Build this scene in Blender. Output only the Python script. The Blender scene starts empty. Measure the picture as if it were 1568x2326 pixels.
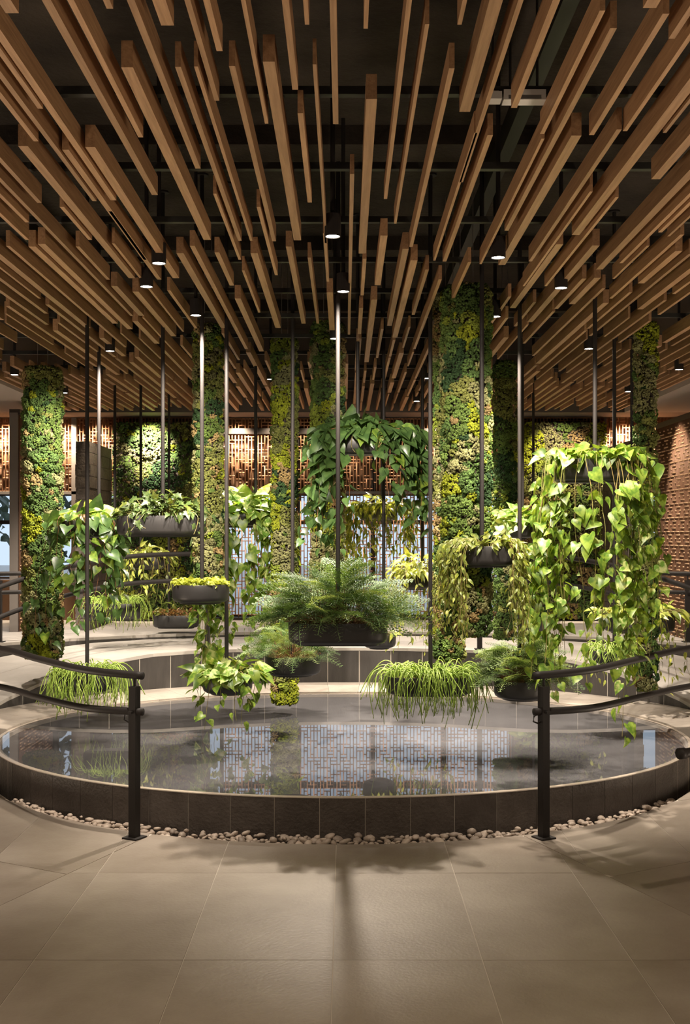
import bpy, math, random
import numpy as np
from mathutils import Vector, Matrix, noise

PI = math.pi
C = bpy.context.scene.collection
sc = bpy.context.scene
R = random.Random(11)

# ------------------------------------------------------------------ camera
EYE, F, HY, CX = 1.72, 2600.0, 1218.0, 784.0
cam = bpy.data.objects.new('camera', bpy.data.cameras.new('camera'))
C.objects.link(cam)
cam.location = (0, 0, EYE)
cam.rotation_euler = (PI / 2, 0, 0)
cam.data.sensor_width = 36
cam.data.sensor_fit = 'AUTO'
cam.data.lens = 36 * F / 2326
cam.data.shift_y = (HY - 1163) / 2326
cam.data.clip_start = 0.05
sc.camera = cam

# ------------------------------------------------------------------ world, exposure
w = bpy.data.worlds.new('sky')
sc.world = w
w.use_nodes = True
bg = w.node_tree.nodes['Background']
bg.inputs[0].default_value = (0.72, 0.84, 1.0, 1)
bg.inputs[1].default_value = 1.2
sc.view_settings.view_transform = 'Standard'
sc.view_settings.look = 'None'
sc.view_settings.exposure = 0.0
sc.view_settings.gamma = 1
sc.view_settings.use_curve_mapping = False
sc.cycles.max_bounces = 6
sc.cycles.diffuse_bounces = 4
sc.cycles.glossy_bounces = 3
sc.cycles.transmission_bounces = 4
sc.cycles.transparent_max_bounces = 8
sc.cycles.sample_clamp_indirect = 4.0
sc.cycles.caustics_reflective = False
sc.cycles.caustics_refractive = False
sc.cycles.use_adaptive_sampling = True
sc.cycles.adaptive_threshold = 0.02

KW = 1.8
WARM = (1.0, 0.80, 0.58)
KEYW = (1.0, 0.87, 0.72)

def area(name, loc, rot, size, watts, col):
    L = bpy.data.lights.new(name, 'AREA'); L.shape = 'RECTANGLE'; L.size, L.size_y = size; L.energy = watts; L.color = col
    o = bpy.data.objects.new(name, L); C.objects.link(o); o.location = loc; o.rotation_euler = rot
    return o
# added unseen fill lights, low behind and beside the viewpoint, brightening the timber slats
for x, y, wt in ((-2.7, 1.6, 41), (2.7, 1.6, 41), (-2.9, 4.3, 47), (2.9, 4.3, 47), (-3.15, 7.0, 41), (3.15, 7.0, 41), (0, .3, 22)):
    area('ceiling_fill', (x, y, .12), (PI, 0, 0), (.8, .8), wt, (1, .80, .60))

def at(px, py, d):
    return Vector(((px - CX) / F * d, d, EYE + (HY - py) / F * d))

# (px, py, target, watts, cone deg): ceiling downlights
LAMP_Z = 3.2
LAMPS = [
    (756, 538, (.75, 7.5, 1.9), 80, 70), (361, 599, (-2.3, 7.4, .0), 200, 95), (333, 652, (-1.0, 8.2, .7), 240, 75),
    (445, 717, (-1.1, 9.3, 1.3), 300, 80), (780, 663, (-.1, 9.4, 1.3), 260, 85), (250, 798, (-2.65, 10.1, 1.5), 330, 95),
    (33, 852, (-3.0, 11.4, .9), 220, 85), (146, 893, (-2.8, 12.4, .7), 200, 80), (615, 862, (-.6, 10.0, .3), 430, 85),
    (1132, 586, (1.2, 7.9, .9), 170, 80), (1275, 655, (1.5, 7.9, .85), 180, 80), (1125, 720, (1.2, 8.1, .8), 300, 80),
    (1338, 793, (1.7, 9.4, .8), 400, 85), (973, 860, (.6, 10.0, .3), 430, 85), (947, 912, (.5, 11.8, .4), 300, 85),
    (1543, 840, (3.1, 11.4, .8), 130, 85), (1428, 890, (2.6, 12.6, .8), 180, 80), (761, 770, (-.06, 6.85, .1), 430, 54),
]

# ------------------------------------------------------------------ materials
def nodes(name):
    m = bpy.data.materials.new(name)
    m.use_nodes = True
    nt = m.node_tree
    return m, nt, nt.nodes['Principled BSDF']

def mat(name, col, rough=.6, metal=0, col2=None, scale=6, detail=6, stretch=None, bump=0, bscale=None, coord='Object', spec=.5, rnd=0, contrast=(.3, .7)):
    m, nt, p = nodes(name)
    N, L = nt.nodes, nt.links
    p.inputs['Roughness'].default_value = rough
    p.inputs['Metallic'].default_value = metal
    p.inputs['Specular IOR Level'].default_value = spec
    c4 = (*col, 1)
    p.inputs['Base Color'].default_value = c4
    tc = N.new('ShaderNodeTexCoord')
    mp = N.new('ShaderNodeMapping')
    L.new(tc.outputs[coord], mp.inputs[0])
    if stretch: mp.inputs['Scale'].default_value = stretch
    out = None
    if rnd:
        oi = N.new('ShaderNodeObjectInfo')
        mul = N.new('ShaderNodeVectorMath'); mul.operation = 'SCALE'
        cmb = N.new('ShaderNodeCombineXYZ')
        for k in range(3): L.new(oi.outputs['Random'], cmb.inputs[k])
        L.new(cmb.outputs[0], mul.inputs[0]); mul.inputs['Scale'].default_value = 37
        L.new(mul.outputs[0], mp.inputs['Location'])
    if col2:
        nz = N.new('ShaderNodeTexNoise')
        nz.inputs['Scale'].default_value = scale
        nz.inputs['Detail'].default_value = detail
        nz.inputs['Roughness'].default_value = .62
        L.new(mp.outputs[0], nz.inputs['Vector'])
        rp = N.new('ShaderNodeValToRGB')
        rp.color_ramp.elements[0].position = contrast[0]; rp.color_ramp.elements[1].position = contrast[1]
        rp.color_ramp.elements[0].color = c4; rp.color_ramp.elements[1].color = (*col2, 1)
        L.new(nz.outputs['Fac'], rp.inputs[0])
        out = rp.outputs[0]
    if rnd:
        hs = N.new('ShaderNodeHueSaturation')
        mr = N.new('ShaderNodeMapRange')
        mr.inputs[3].default_value = 1 - rnd; mr.inputs[4].default_value = 1 + rnd
        L.new(oi.outputs['Random'], mr.inputs[0]); L.new(mr.outputs[0], hs.inputs['Value'])
        if out: L.new(out, hs.inputs['Color'])
        else: hs.inputs['Color'].default_value = c4
        out = hs.outputs[0]
    if out: L.new(out, p.inputs['Base Color'])
    if bump:
        nb = N.new('ShaderNodeTexNoise')
        nb.inputs['Scale'].default_value = bscale or scale * 4
        nb.inputs['Detail'].default_value = 5
        L.new(mp.outputs[0], nb.inputs['Vector'])
        bp = N.new('ShaderNodeBump')
        bp.inputs['Strength'].default_value = bump
        bp.inputs['Distance'].default_value = .01
        L.new(nb.outputs['Fac'], bp.inputs['Height'])
        L.new(bp.outputs[0], p.inputs['Normal'])
    return m

M = {}
M['wood'] = mat('walnut', (.25, .135, .066), .48, col2=(.41, .24, .125), scale=5, stretch=(16, .8, 16), bump=.12, bscale=9, rnd=.18)
M['tile'] = mat('floor_tile', (.225, .185, .15), .42, col2=(.35, .305, .26), scale=1.7, detail=12, bump=.14, bscale=60, rnd=.05)
M['pool_floor'] = mat('pool_floor', (.10, .095, .095), .6, col2=(.17, .165, .165), scale=1.6)
M['grout'] = mat('grout', (.50, .45, .39), .8)
M['lava'] = mat('dark_stone', (.052, .042, .036), .38, col2=(.085, .072, .064), scale=9, bump=.55, bscale=55, rnd=.14)
M['fascia'] = mat('fascia_stone', (.032, .028, .026), .5, col2=(.06, .053, .048), scale=3, stretch=(4, 4, .7), bump=.2, bscale=40, rnd=.1)
M['curb'] = mat('curb_stone', (.27, .235, .20), .45, col2=(.37, .325, .28), scale=4, bump=.25, bscale=50, rnd=.08)
M['ramp'] = mat('ramp_stone', (.34, .31, .28), .55, col2=(.44, .41, .375), scale=2.5, bump=.08, bscale=50, rnd=.06)
M['rim'] = mat('wet_rim_glint', (.42, .36, .30), .2)  # lighter than the wall stone: the wet edge's glint is put into the colour
M['metal'] = mat('black_metal', (.022, .019, .018), .55, 0, spec=.25)
M['bowl'] = mat('planter_black', (.020, .019, .019), .42, 0, col2=(.028, .026, .026), scale=8)
M['bowl_grey'] = mat('planter_grey', (.075, .07, .06), .6, 0, col2=(.10, .095, .08), scale=20)
M['soil'] = mat('soil', (.06, .035, .018), .95, col2=(.16, .09, .045), scale=60, bump=1, bscale=120)
M['ceil'] = mat('sprayed_ceiling', (.018, .0135, .010), .95, col2=(.050, .038, .027), scale=2.2, bump=1, bscale=26)
M['rail_dark'] = mat('ceiling_rail', (.028, .027, .024), .5, .3)
M['joist'] = mat('green_steel', (.035, .038, .028), .5, .2)
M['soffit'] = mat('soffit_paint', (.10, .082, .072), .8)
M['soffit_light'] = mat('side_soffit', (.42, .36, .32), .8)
M['wall'] = mat('dark_wall', (.10, .085, .075), .8)
M['copper'] = mat('copper_lattice', (.38, .19, .095), .45, .25, col2=(.46, .24, .125), scale=3)
M['bar'] = mat('pale_bar', (.50, .32, .19), .5, .1)
M['fin'] = mat('dark_fin', (.20, .10, .055), .5, .2)
M['back'] = mat('lattice_backing', (.16, .085, .045), .8)
M['frame'] = mat('bronze_frame', (.05, .042, .038), .4, .4)
M['post'] = mat('grey_post', (.17, .15, .135), .5, .2)
M['block'] = mat('dark_block', (.045, .036, .030), .75, col2=(.11, .09, .075), scale=14, bump=.8, bscale=40, rnd=.2)
M['pebble'] = mat('pebble', (.25, .195, .155), .55, col2=(.40, .335, .28), scale=30, rnd=.32)
M['white'] = mat('white_plastic', (.55, .53, .5), .5)
M['cable'] = mat('steel_cable', (.35, .32, .3), .4, .8)
M['stem'] = mat('vine_stem', (.16, .20, .05), .6, col2=(.28, .18, .07), scale=3)
M['brownstem'] = mat('brown_stem', (.20, .09, .04), .6)
M['bark'] = mat('bark', (.06, .045, .035), .9)

def emis(name, col, s):
    m, nt, p = nodes(name)
    p.inputs['Emission Color'].default_value = (*col, 1)
    p.inputs['Emission Strength'].default_value = s
    return m
M['glow'] = emis('lamp_lens', (1, .9, .75), 40)

def glassy(name, tint, rough, ior, blend=None):
    m = bpy.data.materials.new(name); m.use_nodes = True
    nt = m.node_tree; N, L = nt.nodes, nt.links
    for n in list(N): N.remove(n)
    o = N.new('ShaderNodeOutputMaterial'); mx = N.new('ShaderNodeMixShader')
    tr = N.new('ShaderNodeBsdfTransparent'); tr.inputs[0].default_value = (*tint, 1)
    gl = N.new('ShaderNodeBsdfGlossy'); gl.inputs['Roughness'].default_value = rough
    fr = N.new('ShaderNodeFresnel'); fr.inputs[0].default_value = ior
    L.new(fr.outputs[0], mx.inputs[0]); L.new(tr.outputs[0], mx.inputs[1]); L.new(gl.outputs[0], mx.inputs[2])
    L.new(mx.outputs[0], o.inputs[0])
    return m
M['glass'] = glassy('window_glass', (.92, .95, .97), 0, 1.5)
M['water'] = glassy('water', (.80, .80, .82), .012, 1.45)

def leafmat(name, c1, c2, rnd=.25, trans=.38, rough=.38, vein=None, patch=None):
    """leaf: colour from the blade's own UV plus a blotch noise, part of the light comes through"""
    m, nt, p = nodes(name)
    N, L = nt.nodes, nt.links
    uv = N.new('ShaderNodeTexCoord'); oi = N.new('ShaderNodeObjectInfo')
    add = N.new('ShaderNodeVectorMath'); add.operation = 'ADD'
    cmb = N.new('ShaderNodeCombineXYZ'); k = N.new('ShaderNodeMath'); k.operation = 'MULTIPLY'; k.inputs[1].default_value = 41
    L.new(oi.outputs['Random'], k.inputs[0])
    for q in range(3): L.new(k.outputs[0], cmb.inputs[q])
    L.new(uv.outputs['UV'], add.inputs[0]); L.new(cmb.outputs[0], add.inputs[1])
    nz = N.new('ShaderNodeTexNoise'); nz.inputs['Scale'].default_value = 2.6; nz.inputs['Detail'].default_value = 4
    L.new(add.outputs[0], nz.inputs['Vector'])
    rp = N.new('ShaderNodeValToRGB')
    a, b = patch or (.40, .62)
    rp.color_ramp.elements[0].position = a; rp.color_ramp.elements[1].position = b
    rp.color_ramp.elements[0].color = (*c1, 1); rp.color_ramp.elements[1].color = (*c2, 1)
    L.new(nz.outputs['Fac'], rp.inputs[0])
    hs = N.new('ShaderNodeHueSaturation'); mr = N.new('ShaderNodeMapRange')
    mr.inputs[3].default_value = 1 - rnd; mr.inputs[4].default_value = 1 + rnd
    L.new(oi.outputs['Random'], mr.inputs[0]); L.new(mr.outputs[0], hs.inputs['Value']); L.new(rp.outputs[0], hs.inputs['Color'])
    p.inputs['Roughness'].default_value = rough
    L.new(hs.outputs[0], p.inputs['Base Color'])
    tl = N.new('ShaderNodeBsdfTranslucent')
    g = N.new('ShaderNodeMix'); g.data_type = 'RGBA'; g.blend_type = 'MULTIPLY'; g.inputs[0].default_value = 1
    L.new(hs.outputs[0], g.inputs[6]); g.inputs[7].default_value = (1.5, 1.35, .6, 1)
    L.new(g.outputs[2], tl.inputs[0])
    mx = N.new('ShaderNodeMixShader'); mx.inputs[0].default_value = trans
    o = N['Material Output']
    L.new(p.outputs[0], mx.inputs[1]); L.new(tl.outputs[0], mx.inputs[2]); L.new(mx.outputs[0], o.inputs[0])
    return m
M['pothos'] = leafmat('pothos_leaf', (.085, .165, .022), (.24, .33, .05), rnd=.45)
M['pothos_v'] = leafmat('variegated_leaf', (.13, .26, .035), (.52, .58, .24), rnd=.35, patch=(.44, .60))
M['philo'] = leafmat('philodendron_leaf', (.05, .105, .030), (.10, .18, .05), rough=.32, trans=.3)
M['ivy'] = leafmat('ivy_leaf', (.05, .085, .025), (.11, .16, .045), trans=.25)
M['hoya'] = leafmat('lance_leaf', (.13, .18, .035), (.28, .31, .07))
M['limeleaf'] = leafmat('lime_leaf', (.34, .42, .07), (.62, .64, .16))
M['fern'] = leafmat('fern_frond', (.06, .12, .036), (.13, .21, .065), trans=.25, rough=.62, rnd=.4)
M['fern_l'] = leafmat('light_fern', (.16, .25, .08), (.34, .43, .19), trans=.3, rough=.6, rnd=.35)
M['rhip'] = leafmat('rhipsalis_stem', (.24, .38, .05), (.45, .58, .13), trans=.2)
M['tears'] = leafmat('tiny_leaf', (.35, .44, .06), (.60, .66, .16))
M['dryleaf'] = leafmat('dry_leaf', (.22, .12, .06), (.33, .2, .1))
M['treeleaf'] = leafmat('tree_leaf', (.03, .05, .035), (.06, .09, .06), trans=.2)

def mossmat():
    m, nt, p = nodes('moss')
    N, L = nt.nodes, nt.links
    a = N.new('ShaderNodeVertexColor'); a.layer_name = 'col'
    L.new(a.outputs[0], p.inputs['Base Color'])
    p.inputs['Roughness'].default_value = .9
    p.inputs['Specular IOR Level'].default_value = .15
    tc = N.new('ShaderNodeTexCoord'); nz = N.new('ShaderNodeTexNoise')
    nz.inputs['Scale'].default_value = 170; nz.inputs['Detail'].default_value = 3
    L.new(tc.outputs['Object'], nz.inputs['Vector'])
    bp = N.new('ShaderNodeBump'); bp.inputs['Strength'].default_value = 1; bp.inputs['Distance'].default_value = .012
    L.new(nz.outputs['Fac'], bp.inputs['Height']); L.new(bp.outputs[0], p.inputs['Normal'])
    return m
M['moss'] = mossmat()

# ------------------------------------------------------------------ mesh helpers
class MB:
    def __init__(s): s.v = []; s.f = []
    def box(s, x0, x1, y0, y1, z0, z1):
        b = len(s.v)
        s.v += [(x0, y0, z0), (x1, y0, z0), (x1, y1, z0), (x0, y1, z0), (x0, y0, z1), (x1, y0, z1), (x1, y1, z1), (x0, y1, z1)]
        s.f += [tuple(b + i for i in q) for q in ((3, 2, 1, 0), (4, 5, 6, 7), (0, 1, 5, 4), (1, 2, 6, 5), (2, 3, 7, 6), (3, 0, 4, 7))]
        return s
    def tube(s, pts, r, n=6, cap=True, taper=None):
        pts = [Vector(p) for p in pts]
        b = len(s.v); K = len(pts)
        for i, p in enumerate(pts):
            t = (pts[min(i + 1, K - 1)] - pts[max(i - 1, 0)])
            t = t.normalized() if t.length > 1e-9 else Vector((0, 0, 1))
            up = Vector((0, 0, 1)) if abs(t.z) < .95 else Vector((0, 1, 0))
            u = t.cross(up).normalized(); v = u.cross(t)
            rr = r if taper is None else r * (1 + (taper - 1) * i / (K - 1))
            for k in range(n):
                a = 2 * PI * k / n
                s.v.append(tuple(p + (u * math.cos(a) + v * math.sin(a)) * rr))
        for i in range(K - 1):
            for k in range(n):
                s.f.append((b + i * n + k, b + i * n + (k + 1) % n, b + (i + 1) * n + (k + 1) % n, b + (i + 1) * n + k))
        if cap:
            s.f.append(tuple(b + k for k in range(n))[::-1]); s.f.append(tuple(b + (K - 1) * n + k for k in range(n)))
        return s
    def cyl(s, x, y, z0, z1, r, n=12, r1=None):
        return s.tube([(x, y, z0), (x, y, z1)], r, n, True, None if r1 is None else r1 / r)
    def rows(s, rows, close=True, cap0=False, cap1=False):
        b = len(s.v); n = len(rows[0])
        for r in rows: s.v += [tuple(p) for p in r]
        for i in range(len(rows) - 1):
            for k in range(n if close else n - 1):
                k2 = (k + 1) % n
                s.f.append((b + i * n + k, b + i * n + k2, b + (i + 1) * n + k2, b + (i + 1) * n + k))
        if cap0: s.f.append(tuple(b + k for k in range(n))[::-1])
        if cap1: s.f.append(tuple(b + (len(rows) - 1) * n + k for k in range(n)))
        return s
    def prism(s, poly, z0, z1):
        b = len(s.v); n = len(poly)
        s.v += [(x, y, z0) for x, y in poly] + [(x, y, z1) for x, y in poly]
        s.f.append(tuple(range(b + n - 1, b - 1, -1))); s.f.append(tuple(range(b + n, b + 2 * n)))
        for k in range(n): s.f.append((b + k, b + (k + 1) % n, b + n + (k + 1) % n, b + n + k))
        return s
    def hexa(s, q):          # eight corners, bottom four then top four
        b = len(s.v); s.v += [tuple(p) for p in q]
        s.f += [tuple(b + i for i in g) for g in ((3, 2, 1, 0), (4, 5, 6, 7), (0, 1, 5, 4), (1, 2, 6, 5), (2, 3, 7, 6), (3, 0, 4, 7))]
        return s
    def mesh(s, name, m, smooth=False):
        me = bpy.data.meshes.new(name)
        me.from_pydata(s.v, [], s.f); me.update()
        if m: me.materials.append(M[m])
        if smooth: me.polygons.foreach_set('use_smooth', [True] * len(me.polygons))
        return me
    def build(s, name, m, parent=None, kind=None, smooth=False):
        return ob(name, s.mesh(name, m, smooth), parent, kind)

def ob(name, me, parent=None, kind=None):
    o = bpy.data.objects.new(name, me)
    C.objects.link(o)
    if parent: o.parent = parent
    if kind: o['kind'] = kind
    return o

def smooth_by_angle(me, deg=35):
    me.polygons.foreach_set('use_smooth', [True] * len(me.polygons))
    try: me.set_sharp_from_angle(angle=math.radians(deg))
    except Exception: pass

def struct(name, mb, m, parent=None):
    return mb.build(name, m, parent, None if parent else 'structure')

def thing(name, label, cat, loc=(0, 0, 0), rz=0, group=None):
    o = bpy.data.objects.new(name, None); C.objects.link(o)
    o.location = loc; o.rotation_euler = (0, 0, rz); o.empty_display_size = .1
    o['label'] = label; o['category'] = cat
    if group: o['group'] = group
    return o
def tag(o, label, cat, group=None):
    o['label'] = label; o['category'] = cat
    if group: o['group'] = group
    return o

def np_mesh(name, V, Tri, m, cols=None, smooth=True, uv=None):
    me = bpy.data.meshes.new(name)
    me.vertices.add(len(V)); me.vertices.foreach_set('co', np.asarray(V, np.float32).ravel())
    nt = len(Tri)
    me.loops.add(nt * 3); me.loops.foreach_set('vertex_index', np.asarray(Tri, np.int32).ravel())
    me.polygons.add(nt)
    me.polygons.foreach_set('loop_start', np.arange(0, nt * 3, 3, dtype=np.int32))
    me.polygons.foreach_set('loop_total', np.full(nt, 3, np.int32))
    if smooth: me.polygons.foreach_set('use_smooth', np.ones(nt, bool))
    me.update(calc_edges=True)
    if cols is not None:
        a = me.color_attributes.new('col', 'FLOAT_COLOR', 'POINT')
        a.data.foreach_set('color', np.c_[cols, np.ones(len(cols))].astype(np.float32).ravel())
    if uv is not None:
        l = me.uv_layers.new(name='UVMap')
        l.data.foreach_set('uv', np.asarray(uv, np.float32)[np.asarray(Tri).ravel()].ravel())
    me.materials.append(M[m])
    return me

def np_boxes(name, B, m):
    """many boxes (x0,x1,y0,y1,z0,z1) as one mesh"""
    B = np.asarray(B, float)
    idx = np.array([(0, 2, 4), (1, 2, 4), (1, 3, 4), (0, 3, 4), (0, 2, 5), (1, 2, 5), (1, 3, 5), (0, 3, 5)])
    V = B[:, idx].reshape(-1, 3)
    t = np.array([(0, 2, 1), (0, 3, 2), (4, 5, 6), (4, 6, 7), (0, 1, 5), (0, 5, 4), (1, 2, 6), (1, 6, 5), (2, 3, 7), (2, 7, 6), (3, 0, 4), (3, 4, 7)])
    T = (t[None] + 8 * np.arange(len(B))[:, None, None]).reshape(-1, 3)
    return np_mesh(name, V, T, m, smooth=False)

def catmull(pts, n=6):
    P = [Vector(p) for p in pts]; out = []
    for i in range(len(P) - 1):
        p0, p1, p2, p3 = P[max(i - 1, 0)], P[i], P[i + 1], P[min(i + 2, len(P) - 1)]
        for k in range(n):
            t = k / n
            out.append(.5 * ((2 * p1) + (p2 - p0) * t + (2 * p0 - 5 * p1 + 4 * p2 - p3) * t * t + (3 * p1 - p0 - 3 * p2 + p3) * t ** 3))
    out.append(P[-1])
    return out

def sm(t):
    t = max(0, min(1, t)); return t * t * (3 - 2 * t)

# ------------------------------------------------------------------ layout constants
H = EYE + 1.53            # underside of the timber slats
DW = 14.6                 # back wall
CEIL = 4.25
PCX, PCY, PA, PB = -.015, 8.81, 2.61, 2.2     # pool oval
WATER = .212
UP = .65                  # upper floor level
def pool(t, o=0):         # t = 0 at the front, clockwise to the right
    return PCX + (PA + o) * math.sin(t), PCY - (PB + o) * math.cos(t)
def zramp(phi): return .6 * (1 - sm((abs(phi) - 30) / 82))      # phi in degrees from the back

# ------------------------------------------------------------------ room shell
fl = MB()
A2, B2 = 2.62, 2.42
def yarc(x):
    x = x - PCX
    return PCY - B2 * math.sqrt(max(0, 1 - (x / A2) ** 2)) if abs(x) < A2 else 1e9
# floor slab (grout bed) with the pool's gravel channel cut out
xs = np.linspace(-A2 + .001, A2 - .001, 61) + PCX
for i in range(60):
    a, b = xs[i], xs[i + 1]
    ya, yb = min(yarc(a), PCY), min(yarc(b), PCY)
    fl.hexa([(a, -3, -.12), (b, -3, -.12), (b, yb, -.12), (a, ya, -.12), (a, -3, -.003), (b, -3, -.003), (b, yb, -.003), (a, ya, -.003)])
fl.box(-5.2, -A2 + PCX, -3, DW + .3, -.12, -.003).box(A2 + PCX, 5.2, -3, DW + .3, -.12, -.003)
floor = struct('floor', fl, 'grout')
bed = MB(); bed.box(-2.7, 2.7, 6, 11.5, -.14, -.10)
bed.build('channel_bed', 'fascia', floor)

def clip(poly, nx, ny, c):       # keep nx*x + ny*y <= c
    out = []
    for i in range(len(poly)):
        p, q = poly[i], poly[(i + 1) % len(poly)]
        dp, dq = nx * p[0] + ny * p[1] - c, nx * q[0] + ny * q[1] - c
        if dp <= 0: out.append(p)
        if (dp < 0 < dq) or (dq < 0 < dp):
            t = dp / (dp - dq); out.append((p[0] + (q[0] - p[0]) * t, p[1] + (q[1] - p[1]) * t))
    return out
def shrink(poly, g):
    cx = sum(p[0] for p in poly) / len(poly); cy = sum(p[1] for p in poly) / len(poly)
    return [(x - g * (1 if x > cx else -1), y - g * (1 if y > cy else -1)) for x, y in poly]
def poly_y(poly, x):
    ys = []
    for i in range(len(poly)):
        p, q = poly[i], poly[(i + 1) % len(poly)]
        if abs(p[0] - q[0]) < 1e-9:
            if abs(p[0] - x) < 1e-6: ys += [p[1], q[1]]
        elif min(p[0], q[0]) - 1e-7 <= x <= max(p[0], q[0]) + 1e-7:
            ys.append(p[1] + (q[1] - p[1]) * (x - p[0]) / (q[0] - p[0]))
    return (min(ys), max(ys)) if ys else (0, 0)
def tile(poly):
    if len(poly) < 3: return
    area = abs(sum(poly[i][0] * poly[(i + 1) % len(poly)][1] - poly[(i + 1) % len(poly)][0] * poly[i][1] for i in range(len(poly)))) / 2
    if area < .004: return
    z1 = R.uniform(-.0004, .0006)
    m = MB()
    if all(p[1] < yarc(p[0]) - .002 for p in poly) and all(poly_y(poly, x)[1] < yarc(x) for x in np.linspace(min(p[0] for p in poly) + 1e-4, max(p[0] for p in poly) - 1e-4, 9)):
        m.prism(poly, -.02, z1)
    else:
        x0, x1 = min(p[0] for p in poly) + 1e-5, max(p[0] for p in poly) - 1e-5
        lo, hi = [], []
        for x in np.linspace(x0, x1, 13):
            a, b = poly_y(poly, x); b = min(b, yarc(x))
            if b - a > .004: lo.append((x, a)); hi.append((x, b))
        if len(lo) < 2: return
        m.prism(lo + hi[::-1], -.02, z1)
    m.build('tile', 'tile', floor)
G = .0022
mL = (1, -.387, -1.607 - .387 * 5.33)      # right of the left mitre: x - .387 y >= c
mR = (1, .39, 1.51 + .39 * 5.33)           # left of the right mitre: x + .39 y <= c
for k in range(-4, 8):
    for j in range(-2, 5):
        x0, y0 = -1.263 + .607 * k, 4.644 + 1.202 * j
        q = [(x0 + G, y0 + G), (x0 + .607 - G, y0 + G), (x0 + .607 - G, y0 + 1.202 - G), (x0 + G, y0 + 1.202 - G)]
        q = clip(q, 0, 1, 8.8)
        q = clip(q, -mL[0], -mL[1], -mL[2] - G) if len(q) > 2 else q
        q = clip(q, mR[0], mR[1], mR[2] - G) if len(q) > 2 else q
        tile(q)
for side in (-1, 1):
    for k in range(0, 7):
        for j in range(-3, 4):
            x0 = 1.263 + .607 * (k - 1)
            yb = 5.815 + 1.202 * j
            f = lambda x: yb + .55 * (x - 1.40)
            q = [(x0 + G, f(x0) + G), (x0 + .607 - G, f(x0 + .607) + G), (x0 + .607 - G, f(x0 + .607) + 1.202 - G), (x0 + G, f(x0) + 1.202 - G)]
            if side < 0: q = [(-x, y) for x, y in q][::-1]
            q = clip(q, 0, 1, 9.4)
            if len(q) > 2: q = clip(q, mL[0], mL[1], mL[2] - G) if side < 0 else clip(q, -mR[0], -mR[1], -mR[2] - G)
            if len(q) > 2: tile(q)

ceiling = struct('ceiling', MB().box(-5.2, 5.2, -3, DW + .3, CEIL, CEIL + .15), 'ceil')
struct('wall_left', MB().box(-5.35, -5.2, -3, DW + .3, -.1, CEIL), 'wall')
struct('wall_right', MB().box(5.2, 5.35, -3, DW + .3, -.1, CEIL), 'wall')
struct('wall_front', MB().box(-5.35, 5.35, -3.15, -3, -.1, CEIL), 'wall')
# dropped soffits
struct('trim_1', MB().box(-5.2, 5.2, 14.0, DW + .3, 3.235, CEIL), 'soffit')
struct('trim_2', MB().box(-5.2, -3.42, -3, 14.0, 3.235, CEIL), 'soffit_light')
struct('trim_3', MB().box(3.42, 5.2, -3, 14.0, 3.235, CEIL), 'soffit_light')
# crossing rails and a steel joist above the slats
for k in range(12):
    y = 4.25 + .862 * (k - 1)
    MB().box(-3.4, 3.4, y - .018, y + .018, EYE + 1.635, EYE + 1.665).build('rail', 'rail_dark', ceiling)
for x in (.93, -2.35):
    MB().box(x - .035, x + .035, -1, 13.9, EYE + 2.2, EYE + 2.34).build('joist', 'joist', ceiling)
for y in (4.6, 7.2, 9.8, 12.4):
    MB().box(-3.4, 3.4, y - .16, y + .16, CEIL - .12, CEIL).build('downstand_beam', 'ceil', ceiling)

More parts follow.
